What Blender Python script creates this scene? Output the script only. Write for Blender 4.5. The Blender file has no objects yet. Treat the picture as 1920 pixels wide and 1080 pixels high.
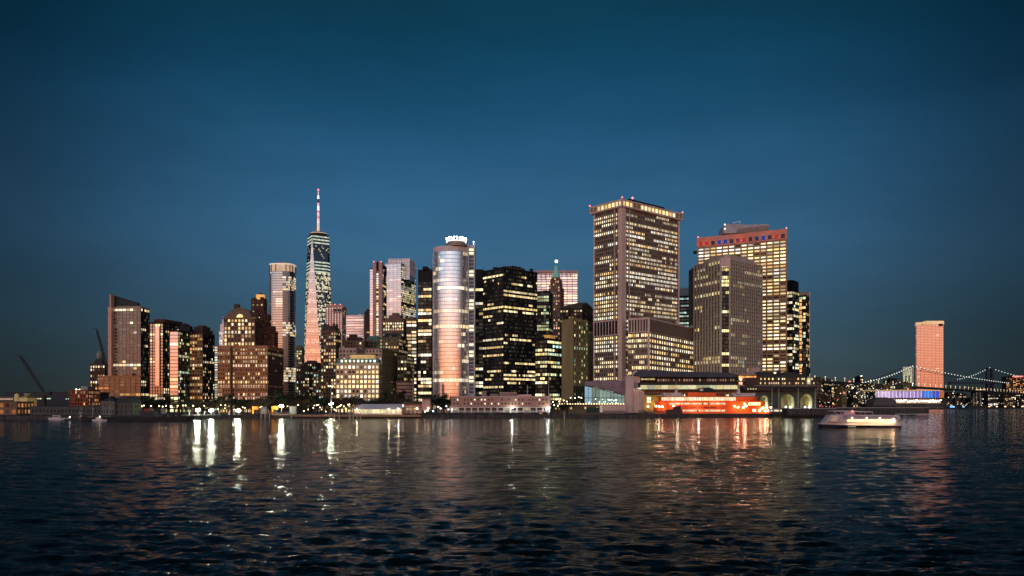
import bpy, bmesh, math, random
import numpy as np
from mathutils import Vector

# ------------------------------------------------------------------ camera, sky, light, exposure
S = bpy.context.scene
COL = S.collection
F, HY, CZ = 1500.0, 760.0, 10.0          # focal length in photo pixels, horizon row, eye height over the water
cam = bpy.data.cameras.new('camera'); camo = bpy.data.objects.new('camera', cam); COL.objects.link(camo)
cam.sensor_width = 36.0; cam.lens = 36.0 * F / 1920.0
cam.shift_y = (HY - 540.0) / 1920.0
cam.clip_start = 0.5; cam.clip_end = 30000
camo.location = (0, 0, CZ); camo.rotation_euler = (math.radians(90), 0, 0)
S.camera = camo
S.view_settings.view_transform = 'Standard'; S.view_settings.look = 'None'
S.view_settings.exposure = 0.0; S.view_settings.gamma = 1.0
S.render.engine = 'CYCLES'
try:
    S.cycles.use_denoising = True; S.cycles.denoiser = 'OPENIMAGEDENOISE'
    S.cycles.denoising_input_passes = 'RGB_ALBEDO_NORMAL'
except Exception: pass
S.cycles.max_bounces = 5; S.cycles.diffuse_bounces = 2; S.cycles.glossy_bounces = 3
S.cycles.transmission_bounces = 3; S.cycles.transparent_max_bounces = 6
S.cycles.caustics_reflective = False; S.cycles.caustics_refractive = False
S.cycles.sample_clamp_indirect = 18.0

GLOWK = 3.0
SUN_AZ = math.radians(12)                 # the set sun's glow lies behind the camera, a little to its left
GLOW = Vector((-math.sin(SUN_AZ), -math.cos(SUN_AZ), 0))
W = bpy.data.worlds.new('World'); S.world = W; W.use_nodes = True
nt = W.node_tree; N = nt.nodes; LK = nt.links
bgn = N['Background']
sky = N.new('ShaderNodeTexSky'); sky.sky_type = 'NISHITA'; sky.sun_disc = False
sky.sun_elevation = math.radians(-2.0); sky.sun_rotation = math.radians(180 + 12)
tc = N.new('ShaderNodeTexCoord'); sep = N.new('ShaderNodeSeparateXYZ'); LK.new(tc.outputs['Generated'], sep.inputs[0])
def nmath(tree, op, a, b=None, c=None, clamp=False):
    n = tree.nodes.new('ShaderNodeMath'); n.operation = op; n.use_clamp = clamp
    for i, v in enumerate((a, b, c)):
        if v is None: continue
        if isinstance(v, (int, float)): n.inputs[i].default_value = v
        else: tree.links.new(v, n.inputs[i])
    return n.outputs[0]
def ramp(tree, fac, stops, interp='EASE'):
    n = tree.nodes.new('ShaderNodeValToRGB'); cr = n.color_ramp; cr.interpolation = interp
    while len(cr.elements) < len(stops): cr.elements.new(0.5)
    for e, (p, c) in zip(cr.elements, stops):
        e.position = p; e.color = (c[0], c[1], c[2], 1)
    if fac is not None: tree.links.new(fac, n.inputs[0])
    return n.outputs[0]
def mixc(tree, fac, a, b, mode='MIX'):
    n = tree.nodes.new('ShaderNodeMix'); n.data_type = 'RGBA'; n.blend_type = mode
    if isinstance(fac, (int, float)): n.inputs[0].default_value = fac
    else: tree.links.new(fac, n.inputs[0])
    for i, v in ((6, a), (7, b)):
        if isinstance(v, tuple): n.inputs[i].default_value = (v[0], v[1], v[2], 1)
        else: tree.links.new(v, n.inputs[i])
    return n.outputs[2]
elz = nmath(nt, 'MAXIMUM', sep.outputs[2], 0.0)
east = ramp(nt, elz, [(0.0, (.038, .052, .055)), (.04, (.038, .062, .070)), (.10, (.036, .082, .118)), (.20, (.034, .112, .214)),
                      (.31, (.012, .069, .146)), (.39, (.004, .045, .095)), (.46, (.0035, .034, .060)), (1.0, (.002, .013, .027))], 'B_SPLINE')
cn = nt.nodes.new('ShaderNodeTexNoise'); cn.inputs['Scale'].default_value = 3.2; cn.inputs['Detail'].default_value = 7; cn.inputs['Roughness'].default_value = .62
cmp_ = nt.nodes.new('ShaderNodeMapping'); cmp_.inputs['Scale'].default_value = (1, 1, 3.5); LK.new(tc.outputs['Generated'], cmp_.inputs[0]); LK.new(cmp_.outputs[0], cn.inputs['Vector'])
thin = nmath(nt, 'MULTIPLY_ADD', cn.outputs[0], .56, .72)          # very thin uneven high cloud
east = mixc(nt, 1.0, east, thin, 'MULTIPLY')
away = nt.nodes.new('ShaderNodeMapRange'); away.interpolation_type = 'SMOOTHSTEP'    # the sky is deepest blue straight ahead and duller to both sides
away.inputs[1].default_value = .82; away.inputs[2].default_value = 1.0; away.inputs[3].default_value = .41; away.inputs[4].default_value = 1.26
glow = ramp(nt, elz, [(0.0, (1.25, .20, .03)), (.035, (1.2, .32, .085)), (.075, (1.1, .45, .20)), (.115, (.92, .58, .42)), (.15, (.60, .62, .64)),
                      (.185, (.40, .56, .66)), (.23, (.27, .44, .56)), (.30, (.15, .28, .40)), (.46, (.05, .12, .20)), (1.0, (.004, .018, .036))], 'EASE')
glow = mixc(nt, 1.0, glow, (GLOWK, GLOWK, GLOWK), 'MULTIPLY')
west = mixc(nt, .12, glow, sky.outputs[0], 'ADD')
dx = nmath(nt, 'MULTIPLY', sep.outputs[0], GLOW.x); dy = nmath(nt, 'MULTIPLY', sep.outputs[1], GLOW.y)
hyp = nmath(nt, 'SQRT', nmath(nt, 'ADD', nmath(nt, 'MULTIPLY', sep.outputs[0], sep.outputs[0]), nmath(nt, 'MULTIPLY', sep.outputs[1], sep.outputs[1])))
dot = nmath(nt, 'DIVIDE', nmath(nt, 'ADD', dx, dy), nmath(nt, 'MAXIMUM', hyp, 0.001))
LK.new(nmath(nt, 'DIVIDE', sep.outputs[1], nmath(nt, 'MAXIMUM', hyp, .001)), away.inputs[0])
east = mixc(nt, 1.0, east, away.outputs[0], 'MULTIPLY')
mr = N.new('ShaderNodeMapRange'); mr.interpolation_type = 'SMOOTHSTEP'
mr.inputs[1].default_value = 0.0; mr.inputs[2].default_value = 0.90
LK.new(dot, mr.inputs[0])
LK.new(mixc(nt, mr.outputs[0], east, west), bgn.inputs[0]); bgn.inputs[1].default_value = 1.0
sun = bpy.data.lights.new('afterglow_sun', 'SUN'); suno = bpy.data.objects.new('afterglow_sun', sun); COL.objects.link(suno)
sun.energy = 0.22; sun.angle = math.radians(40); sun.color = (1.0, .44, .22)
suno.rotation_euler = (math.radians(84), 0, -SUN_AZ)
suno.location = (0, -50, 60)

# ------------------------------------------------------------------ materials
MATS = {}
def M(name, col=(.3, .3, .3), rough=.75, metal=0.0, var=.18, scale=.6, emit=None, es=1.0, bump=0.0, spec=.2, streak=False):
    if name in MATS: return MATS[name]
    m = bpy.data.materials.new(name); m.use_nodes = True; MATS[name] = m
    t = m.node_tree; b = t.nodes['Principled BSDF']
    b.inputs['Roughness'].default_value = rough; b.inputs['Metallic'].default_value = metal
    b.inputs['Specular IOR Level'].default_value = spec
    tcn = t.nodes.new('ShaderNodeTexCoord')
    no = t.nodes.new('ShaderNodeTexNoise'); no.inputs['Scale'].default_value = scale; no.inputs['Detail'].default_value = 5
    src = tcn.outputs['Object']
    if streak:
        mp = t.nodes.new('ShaderNodeMapping'); mp.inputs['Scale'].default_value = (1, 1, .12); t.links.new(src, mp.inputs[0]); src = mp.outputs[0]
    t.links.new(src, no.inputs['Vector'])
    lo = tuple(c * (1 - var) for c in col); hi = tuple(min(1, c * (1 + var)) for c in col)
    c = ramp(t, no.outputs[0], [(.3, lo), (.7, hi)], 'LINEAR')
    t.links.new(c, b.inputs['Base Color'])
    if bump:
        bn = t.nodes.new('ShaderNodeBump'); bn.inputs['Strength'].default_value = bump; bn.inputs['Distance'].default_value = .1
        t.links.new(no.outputs[0], bn.inputs['Height']); t.links.new(bn.outputs[0], b.inputs['Normal'])
    if emit:
        b.inputs['Emission Color'].default_value = (*emit, 1); b.inputs['Emission Strength'].default_value = es
    return m
def G(name, col, metal, rough, spec=.5, wob=.0, gain=1.6):
    """window glass: reflects the sky; the lamps in the rooms behind come from the per-pane 'lit' colour"""
    if name in MATS: return MATS[name]
    m = bpy.data.materials.new(name); m.use_nodes = True; MATS[name] = m
    t = m.node_tree; b = t.nodes['Principled BSDF']
    b.inputs['Base Color'].default_value = (*col, 1)
    b.inputs['Metallic'].default_value = metal; b.inputs['Roughness'].default_value = rough
    b.inputs['Specular IOR Level'].default_value = spec
    a = t.nodes.new('ShaderNodeAttribute'); a.attribute_name = 'lit'
    tcn = t.nodes.new('ShaderNodeTexCoord')
    no = t.nodes.new('ShaderNodeTexNoise'); no.inputs['Scale'].default_value = .9; no.inputs['Detail'].default_value = 3
    t.links.new(tcn.outputs['Object'], no.inputs['Vector'])
    k = nmath(t, 'MULTIPLY_ADD', no.outputs[0], 1.5, .25)       # blinds, desks and ceilings break up the light of a room
    t.links.new(mixc(t, 1.0, a.outputs['Color'], k, 'MULTIPLY'), b.inputs['Emission Color'])
    b.inputs['Emission Strength'].default_value = gain
    sn = t.nodes.new('ShaderNodeVectorMath'); sn.operation = 'SNAP'; sn.inputs[1].default_value = (3.1, 3.1, 3.7); t.links.new(tcn.outputs['Object'], sn.inputs[0])
    wn = t.nodes.new('ShaderNodeTexWhiteNoise'); t.links.new(sn.outputs[0], wn.inputs['Vector'])     # every pane is set a little differently
    t.links.new(mixc(t, 1.0, col, nmath(t, 'MULTIPLY_ADD', wn.outputs['Value'], .22 if metal else .8, .88 if metal else .6), 'MULTIPLY'), b.inputs['Base Color'])
    t.links.new(nmath(t, 'MULTIPLY_ADD', wn.outputs['Value'], .08, rough), b.inputs['Roughness'])
    if wob:
        n2 = t.nodes.new('ShaderNodeTexNoise'); n2.inputs['Scale'].default_value = .12; n2.inputs['Detail'].default_value = 2
        t.links.new(tcn.outputs['Object'], n2.inputs['Vector'])
        bn = t.nodes.new('ShaderNodeBump'); bn.inputs['Strength'].default_value = wob; bn.inputs['Distance'].default_value = 1.0
        t.links.new(n2.outputs[0], bn.inputs['Height']); t.links.new(bn.outputs[0], b.inputs['Normal'])
    try: m.cycles.emission_sampling = 'NONE'
    except Exception: pass
    return m
def LAMP(name, col=None, s=0):
    return M(name, (.8, .8, .8), .5, emit=col, es=s, var=0)

g_dark = G('dark_window_glass', (.014, .015, .018), 0, .12, .14)
g_blk = G('black_tower_glass', (.012, .014, .018), 0, .06, .15, .02)
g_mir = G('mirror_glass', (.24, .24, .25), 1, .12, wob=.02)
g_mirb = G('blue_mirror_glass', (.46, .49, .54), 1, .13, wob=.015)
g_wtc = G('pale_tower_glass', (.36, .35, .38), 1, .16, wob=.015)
g_dim = G('smoked_and_shaded_glass', (.07, .075, .085), 1, .16, wob=.02)  # also the shaded faces of paler glass towers, shade put into the tint
g_far = G('far_mirror_glass', (.36, .27, .23), 1, .2, gain=1.0)
g_grn = G('green_lit_glass', (.08, .11, .10), 0, .15, .25)

# ------------------------------------------------------------------ geometry helpers
def P(px, py, D):
    return Vector(((px - 960.0) / F * D, D, CZ + (HY - py) / F * D))
def XY(px, D): return Vector(((px - 960.0) / F * D, D))
def Z(py, D): return CZ + (HY - py) / F * D
ORG = {}
def origin(o):
    return ORG.get(o.name, Vector((0, 0, 0))) if o else Vector((0, 0, 0))
class MB:
    def __init__(s): s.v = []; s.f = []; s.c = []; s.has = False
    def face(s, pts, lit=None):
        i = len(s.v); s.v += [tuple(p) for p in pts]; s.f.append(tuple(range(i, i + len(pts))))
        s.c.append(lit or (0, 0, 0))
        if lit: s.has = True
    def hexa(s, b, t, lit=None):
        """b, t: four bottom and four top points, counter-clockwise from above"""
        i = len(s.v); s.v += [tuple(p) for p in b] + [tuple(p) for p in t]
        for q in ((3, 2, 1, 0), (4, 5, 6, 7), (0, 1, 5, 4), (1, 2, 6, 5), (2, 3, 7, 6), (3, 0, 4, 7)):
            s.f.append(tuple(i + k for k in q)); s.c.append(lit or (0, 0, 0))
        if lit: s.has = True
    def box(s, x0, x1, y0, y1, z0, z1, lit=None):
        s.hexa([(x0, y0, z0), (x1, y0, z0), (x1, y1, z0), (x0, y1, z0)], [(x0, y0, z1), (x1, y0, z1), (x1, y1, z1), (x0, y1, z1)], lit)
    def prism(s, poly, z0, z1, top=None, lit=None):
        n = len(poly); i = len(s.v); top = top or poly
        s.v += [(p[0], p[1], z0) for p in poly] + [(p[0], p[1], z1) for p in top]
        for k in range(n):
            s.f.append((i + k, i + (k + 1) % n, i + n + (k + 1) % n, i + n + k)); s.c.append(lit or (0, 0, 0))
        s.f.append(tuple(i + k for k in reversed(range(n)))); s.f.append(tuple(i + n + k for k in range(n)))
        s.c += [lit or (0, 0, 0)] * 2
        if lit: s.has = True
    def plate(s, pts, D, th, lit=None):
        """outline given in photo pixels, standing at distance D and th metres thick"""
        n = len(pts); fr = [P(x, y, D) for x, y in pts]; i = len(s.v)
        s.v += [tuple(p) for p in fr] + [(p.x, p.y + th, p.z) for p in fr]
        s.f.append(tuple(i + k for k in range(n))); s.f.append(tuple(i + n + k for k in reversed(range(n))))
        for k in range(n): s.f.append((i + (k + 1) % n, i + k, i + n + k, i + n + (k + 1) % n))
        s.c += [lit or (0, 0, 0)] * (n + 2)
        if lit: s.has = True
    def bar(s, a, b, w, w2=None, h=None, n=4):
        a = Vector(a); b = Vector(b); d = (b - a)
        if d.length < 1e-6: return
        d.normalize(); up = Vector((0, 0, 1)) if abs(d.z) < .9 else Vector((1, 0, 0))
        x = d.cross(up).normalized(); y = x.cross(d); w2 = w if w2 is None else w2
        i = len(s.v)
        for p, r in ((a, w), (b, w2)):
            for k in range(n):
                t = 2 * math.pi * (k + .5) / n
                s.v.append(tuple(p + x * math.cos(t) * r + y * math.sin(t) * r))
        for k in range(n): s.f.append((i + k, i + (k + 1) % n, i + n + (k + 1) % n, i + n + k)); s.c.append((0, 0, 0))
        s.f.append(tuple(i + k for k in reversed(range(n)))); s.f.append(tuple(i + n + k for k in range(n))); s.c += [(0, 0, 0)] * 2
    def ball(s, c, r, n=8, m=5, sz=1.0):
        i = len(s.v); c = Vector(c)
        for a in range(1, m):
            t = math.pi * a / m
            for k in range(n):
                u = 2 * math.pi * k / n
                s.v.append((c.x + r * math.sin(t) * math.cos(u), c.y + r * math.sin(t) * math.sin(u), c.z + sz * r * math.cos(t)))
        s.v += [(c.x, c.y, c.z + sz * r), (c.x, c.y, c.z - sz * r)]; T = len(s.v) - 2
        for a in range(m - 2):
            for k in range(n):
                s.f.append((i + a * n + k, i + (a + 1) * n + k, i + (a + 1) * n + (k + 1) % n, i + a * n + (k + 1) % n)); s.c.append((0, 0, 0))
        for k in range(n):
            s.f.append((T, i + k, i + (k + 1) % n)); s.c.append((0, 0, 0))
            s.f.append((T + 1, i + (m - 2) * n + (k + 1) % n, i + (m - 2) * n + k)); s.c.append((0, 0, 0))
    def mesh(s, name, mat, org=Vector((0, 0, 0)), smooth=False):
        me = bpy.data.meshes.new(name)
        me.from_pydata([(v[0] - org[0], v[1] - org[1], v[2] - org[2]) for v in s.v], [], s.f)
        if s.has:
            at = me.attributes.new('lit', 'FLOAT_COLOR', 'FACE')
            at.data.foreach_set('color', np.array([(c[0], c[1], c[2], 1) for c in s.c], dtype=np.float32).ravel())
        me.materials.append(mat)
        if smooth: me.polygons.foreach_set('use_smooth', [True] * len(me.polygons))
        me.update(); return me
    def build(s, name, mat, parent=None, kind=None, smooth=False, label=None):
        if not s.v: return None
        og = origin(parent); o = bpy.data.objects.new(name, s.mesh(name, mat, og, smooth)); COL.objects.link(o)
        if parent: o.parent = parent
        ORG[o.name] = og
        if kind: o['kind'] = kind
        if label: o['label'] = label
        return o
def inst(name, me, loc, parent):
    o = bpy.data.objects.new(name, me); COL.objects.link(o); o.parent = parent
    o.location = Vector(loc) - origin(parent); ORG[o.name] = Vector(loc); return o
def thing(name, label, cat, loc=(0, 0, 0), group=None):
    o = bpy.data.objects.new(name, None); COL.objects.link(o); o.location = loc
    o['label'] = label; o['category'] = cat
    if group: o['group'] = group
    o.empty_display_size = 2
    ORG[o.name] = Vector(loc); return o
def tag(o, label, cat, group=None):
    o['label'] = label; o['category'] = cat
    if group: o['group'] = group
    return o
def structure(o): o['kind'] = 'structure'; return o

WARM = [(1, .69, .32), (1, .77, .44), (1, .86, .60), (1, .62, .25)]
WHITE = [(1, .88, .66), (1, .80, .50), (.95, .92, .80)]
YEL = [(1, .79, .34), (1, .72, .26), (.96, .85, .48)]
GRN = [(.62, .80, .45), (.80, .85, .45), (.45, .75, .65), (1, .80, .40)]
ORA = [(1, .42, .12), (1, .52, .18), (1, .34, .10)]
PINK = [(1, .60, .42), (1, .72, .52), (1, .55, .35)]
rng = random.Random(7)
def litgrid(nf, nc, p=.3, full=.08, run=.6, pal=WARM, b=1.0, empty=.12, grad=None, seed=None):
    r = random.Random(seed if seed is not None else rng.random()); out = []
    for f in range(nf):
        q = p if grad is None else p * (grad[0] + (grad[1] - grad[0]) * f / max(1, nf - 1))
        u = r.random()
        if u < full: q = .93
        elif u < full + empty: q = q * .12
        fb = r.uniform(.55, 1.15); base = r.choice(pal); row = []; on = r.random() < q
        for c in range(nc):
            if r.random() > run: on = r.random() < q
            if on:
                k = b * fb * r.uniform(.3, 1.4) * (1.5 if r.random() < .06 else 1)
                col = base if r.random() < .55 else r.choice(pal)
                row.append((col[0] * k, col[1] * k, col[2] * k))
            else:
                e = r.random() ** 4 * .05
                row.append((e, e * .8, e * .5))
        out.append(row)
    return out
def ST(fl=3.9, cw=3.0, pw=.3, bh=.35, d=.5, wall=None, glass=None, lit=None, parts=False, pd=None, wallb=None, zskip=0, nf=None, nc=None):
    return dict(fl=fl, cw=cw, pw=pw, bh=bh, d=d, wall=wall, glass=glass or g_dark, lit=lit or {}, parts=parts, pd=pd, wallb=wallb, zskip=zskip, nf=nf, nc=nc)
def facade(root, p0, p1, z0, z1, st, parent=None):
    p0 = Vector(p0[:2]); p1 = Vector(p1[:2]); L = (p1 - p0).length
    if L < 2 or z1 - z0 < 2: return
    d = (p1 - p0) / L; n = Vector((d.y, -d.x)); parent = parent or root
    z0 = z0 + st['zskip']
    nf = st['nf'] or max(1, round((z1 - z0) / st['fl'])); nc = st['nc'] or max(1, round(L / st['cw'])); fh = (z1 - z0) / nf; cw = L / nc
    LG = litgrid(nf, nc, **st['lit']) if st['lit'] is not None else None
    gm = MB(); e = .06
    def q(s, off): v = p0 + d * s + n * off; return v
    for f in range(nf):
        za = z0 + f * fh + fh * st['bh'] * .5; zb = z0 + (f + 1) * fh - fh * st['bh'] * .5
        for c in range(nc):
            a = q(c * cw + cw * st['pw'] * .5, e); b = q((c + 1) * cw - cw * st['pw'] * .5, e)
            gm.face([(a.x, a.y, za), (b.x, b.y, za), (b.x, b.y, zb), (a.x, a.y, zb)], LG[f][c])
    gm.has = True
    gm.build('window_grid', st['glass'], parent, 'stuff')
    wm = st['wall']; wb = st['wallb'] or wm
    def slab(mb, s0, s1, za, zb, dep, base=None):
        A, B, C, Dd = q(s0, dep), q(s1, dep), q(s1, -.3), q(s0, -.3)
        o = base or Vector((0, 0, 0))
        b4 = [(v.x - o.x, v.y - o.y, za - o.z) for v in (A, B, C, Dd)]; t4 = [(x, y, zb - o.z) for x, y, _ in b4]
        mb.hexa(b4, t4)
    if st['bh'] > 0:
        bd = st['d'] * .8; hh = fh * st['bh'] * .5
        if st['parts']:
            base = Vector((p0.x, p0.y, z0)); mb = MB(); slab(mb, 0, L, z0 - hh, z0 + hh, bd, base); me = mb.mesh('floor_band', wb)
            for f in range(nf + 1):
                if f == 0 or f == nf:
                    continue
                inst('floor_band', me, (p0.x, p0.y, z0 + f * fh), parent)
            mb = MB(); slab(mb, 0, L, z0, z0 + hh, bd); slab(mb, 0, L, z1 - hh, z1, bd); mb.build('edge_band', wb, parent)
        else:
            mb = MB()
            for f in range(nf + 1):
                slab(mb, 0, L, max(z0, z0 + f * fh - hh), min(z1, z0 + f * fh + hh), bd)
            mb.build('floor_bands', wb, parent, 'stuff')
    if st['pw'] > 0:
        w = cw * st['pw'] * .5; dd = st['pd'] or st['d']
        if st['parts']:
            mb = MB(); base = Vector((p0.x, p0.y, z0)); slab(mb, -w, w, z0, z1, dd, base); me = mb.mesh('pier', wm)
            for c in range(nc + 1):
                v = p0 + d * (c * cw); inst('pier', me, (v.x, v.y, z0), parent)
        else:
            mb = MB()
            for c in range(nc + 1): slab(mb, max(0, c * cw - w), min(L, c * cw + w), z0, z1, dd)
            mb.build('piers', wm, parent, 'stuff')
def corners(pxs, D, a, depth=30):
    """left, corner and right columns of the photo, distance of the corner, turn of the left face in degrees"""
    C = XY(pxs[1], D); a = math.radians(a); out = []
    for px, d in ((pxs[0], Vector((-math.cos(a), math.sin(a)))), (pxs[2], Vector((math.sin(a), math.cos(a))))):
        if px is None: t = depth
        else:
            k = px - 960.0; den = F * d.x - k * d.y
            t = (k * C.y - F * C.x) / den if abs(den) > 1e-6 else depth
            if t < 1 or t > 260: t = depth
        out.append(C + d * t)
    L, R = out; return [L, C, R, L + R - C]
def block(root, poly, z0, z1, sts, wall, roof=None, parapet=1.2, name='wall', inset=0):
    """one mass of a building: solid core, facades on the faces listed, roof slab with a parapet"""
    mb = MB(); mb.prism(poly, z0, z1 - .4); mb.build(name, wall, root)
    if not isinstance(sts, (list, tuple)): sts = [sts] * len(poly)
    n = len(poly)
    for i, st in enumerate(sts):
        if st: facade(root, poly[i], poly[(i + 1) % n], z0, z1 - .4, st)
    mb = MB(); ctr = sum((Vector(p) for p in poly), Vector((0, 0))) / n
    out = [ctr + (Vector(p) - ctr) * 1.012 for p in poly]; inn = [ctr + (Vector(p) - ctr) * .965 for p in poly]
    mb.prism(out, z1 - .4, z1)
    for i in range(n):
        a, b, c, d = out[i], out[(i + 1) % n], inn[(i + 1) % n], inn[i]
        mb.hexa([(v.x, v.y, z1) for v in (a, b, c, d)], [(v.x, v.y, z1 + parapet) for v in (a, b, c, d)])
    mb.build('roof', roof or wall, root)
    side = (out[1] - out[0]).length; rr = random.Random(int(z1 * 10)); mb = MB()
    if side > 12 and z1 > 25:                                          # tanks, cooling units, pipes and a mast or two
        for k in range(7):
            p = Vector((0, 0)); w_ = [rr.random() for _ in range(n)]; s_ = sum(w_)
            for q, ww in zip(inn, w_): p = p + Vector(q) * (ww / s_)
            p = ctr + (p - ctr) * 1.7; h_ = rr.uniform(1.6, 3.6)
            if k % 3 == 2: mb.bar((p.x, p.y, z1), (p.x, p.y, z1 + h_), 1.3, n=8)
            else: mb.box(p.x - rr.uniform(1, 2.6), p.x + rr.uniform(1, 2.6), p.y - 1.5, p.y + 1.5, z1, z1 + h_)
        for k in range(2):
            p = inn[rr.randrange(n)]; mb.bar((p.x, p.y, z1), (p.x, p.y, z1 + rr.uniform(4, 8)), .12)
        mb.build('roof_units', roof or wall, root, 'stuff')
def shrink(poly, k, shift=(0, 0)):
    c = sum((Vector(p) for p in poly), Vector((0, 0))) / len(poly)
    return [c + (Vector(p) - c) * k + Vector(shift) for p in poly]
GZ = 2.4     # quay and street level
def tower(name, label, pxs, D, a, ytop, stL, stR, wall, roof=None, depth=30, cat='building', z0=GZ, hidden=None, parapet=1.2):
    poly = corners(pxs, D, a, depth); c = poly[1]
    root = thing(name, label, cat, (c.x, c.y, z0))
    h = hidden
    block(root, poly, z0, Z(ytop, D), [stL, stR, h, h], wall, roof, parapet)
    return root, poly, Z(ytop, D)

# ------------------------------------------------------------------ the harbour: one sheet of real waves out to the horizon
def make_water():
    th = list(np.radians(np.arange(-55, 55.01, .11))) + list(np.radians(np.arange(60, 304, 6.0)))
    th = np.array(th); rs = [6.0]
    while rs[-1] < 720: rs.append(rs[-1] * 1.0062 + .01)
    while rs[-1] < 14000: rs.append(rs[-1] * 1.09)
    rs = np.array(rs); R, T = np.meshgrid(rs, th, indexing='ij')
    X = R * np.sin(T); Y = R * np.cos(T); Zz = np.zeros_like(X)
    r = np.random.RandomState(5)
    dr = np.gradient(rs)[:, None]; fade = np.clip((900 - R) / 300, 0, 1)
    for i in range(54):
        lam = .6 * (7 / .6) ** (r.rand() ** 1.2); k = 2 * np.pi / lam
        ang = np.radians(r.normal(256, 26)); amp = .0130 * lam ** .52 * (1.15 if lam < 2.5 else .8) * r.uniform(.5, 1.2)
        w = np.clip(lam / np.maximum(2.6 * np.maximum(dr, R * np.radians(.11) * .6), .01) - .6, 0, 1)
        ph = k * (X * np.cos(ang) + Y * np.sin(ang)) + r.rand() * 6.28 + .6 * np.sin(X * .021 + i) + .5 * np.sin(Y * .017 + i * 2)
        s = np.sin(ph)
        Zz += amp * w * (s + .22 * np.cos(2 * ph)) * fade
    grp = .8 + .35 * np.sin(X * .03 + 1.3 * np.sin(Y * .02)) * np.sin(Y * .045 + np.sin(X * .013))
    Zz *= grp
    nr, ntn = X.shape
    me = bpy.data.meshes.new('harbour_water')
    co = np.stack([X, Y, Zz], -1).reshape(-1, 3)
    co = np.vstack([co, [[0, 0, 0]]])
    i = np.arange(nr - 1)[:, None] * ntn + np.arange(ntn)[None, :]
    j = np.arange(nr - 1)[:, None] * ntn + (np.arange(ntn)[None, :] + 1) % ntn
    q = np.stack([i, j, j + ntn, i + ntn], -1).reshape(-1, 4)
    k = np.arange(ntn); tri = np.stack([k, np.full(ntn, nr * ntn), (k + 1) % ntn], -1)
    nv = len(co); nq = len(q); ntr = len(tri)
    me.vertices.add(nv); me.vertices.foreach_set('co', co.astype(np.float32).ravel())
    me.loops.add(nq * 4 + ntr * 3); me.loops.foreach_set('vertex_index', np.concatenate([q.ravel(), tri.ravel()]).astype(np.int32))
    me.polygons.add(nq + ntr)
    st = np.concatenate([np.arange(nq) * 4, nq * 4 + np.arange(ntr) * 3]).astype(np.int32)
    me.polygons.foreach_set('loop_start', st)
    me.polygons.foreach_set('use_smooth', np.ones(nq + ntr, dtype=bool))
    me.update(calc_edges=True); me.validate()
    o = bpy.data.objects.new('harbour_water', me); COL.objects.link(o); structure(o)
    m = bpy.data.materials.new('harbour_water'); m.use_nodes = True; t = m.node_tree; b = t.nodes['Principled BSDF']
    b.inputs['Base Color'].default_value = (.001, .003, .0032, 1); b.inputs['Roughness'].default_value = .10
    b.inputs['IOR'].default_value = 1.175; b.inputs['Specular IOR Level'].default_value = .5
    tcn = t.nodes.new('ShaderNodeTexCoord'); prev = None
    for sc, det, dist in ((1.0, 6, .24), (3.2, 5, .09), (.16, 2, .20)):
        mp = t.nodes.new('ShaderNodeMapping'); mp.inputs['Scale'].default_value = (.42, 1, 1); mp.inputs['Rotation'].default_value = (0, 0, .3)
        t.links.new(tcn.outputs['Object'], mp.inputs[0])
        no = t.nodes.new('ShaderNodeTexNoise'); no.inputs['Scale'].default_value = sc; no.inputs['Detail'].default_value = det
        t.links.new(mp.outputs[0], no.inputs['Vector'])
        bn = t.nodes.new('ShaderNodeBump'); bn.inputs['Strength'].default_value = 1.0; bn.inputs['Distance'].default_value = dist * 1.9
        t.links.new(no.outputs[0], bn.inputs['Height'])
        if prev: t.links.new(prev, bn.inputs['Normal'])
        prev = bn.outputs[0]
    t.links.new(prev, b.inputs['Normal'])
    me.materials.append(m)
make_water()

# ------------------------------------------------------------------ land
m_asph = M('asphalt', (.05, .05, .055), .9, scale=.3, var=.3, bump=.3)
m_quay = M('wet_stone_quay', (.055, .05, .045), .85, scale=.5, var=.5, bump=.5, streak=True)
m_conc = M('concrete', (.32, .30, .27), .85, scale=.4, streak=True)
m_grass = M('winter_grass', (.05, .055, .03), .95, scale=.2, var=.4)
m_timber = M('weathered_timber', (.10, .08, .06), .9, scale=1.2, var=.4)
m_dark = M('dark_steel', (.03, .032, .035), .6, scale=1)
m_white = M('white_paint', (.75, .73, .70), .5, var=.06)
m_pole = M('galvanised_steel', (.30, .30, .30), .45, metal=.6, var=.1)
land = [(-9000, 640), (-620, 600), (-330, 556), (-236, 556), (-222, 612), (-160, 622), (60, 625), (118, 625), (122, 628), (150, 640), (158, 700), (330, 702),
        (336, 820), (395, 825), (470, 1010), (520, 1030), (545, 1200), (900, 1900), (2600, 2300), (9000, 2500), (9000, 9000), (-9000, 9000)]
mb = MB(); mb.prism(land, -3, GZ); structure(mb.build('city_ground', m_asph))
mb = MB()
for i in range(1, 16):
    a, b = Vector(land[i]), Vector(land[i + 1]); d = (b - a).normalized(); n = Vector((d.y, -d.x))
    mb.hexa([(v.x, v.y, -2) for v in (a + n * .5, b + n * .5, b - n * .8, a - n * .8)], [(v.x, v.y, GZ + .35) for v in (a + n * .5, b + n * .5, b - n * .8, a - n * .8)])
structure(mb.build('quay_wall', m_quay))
mb = MB(); mb.prism([(-222, 650), (-70, 650), (-75, 742), (-250, 742)], GZ, GZ + .08); structure(mb.build('park_lawn', m_grass))
mb = MB(); mb.prism([(-212, 628), (52, 631), (52, 646), (-212, 646)], GZ, GZ + .06); structure(mb.build('waterfront_path', M('pale_paving', (.26, .24, .21), .8, scale=.7)))

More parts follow.
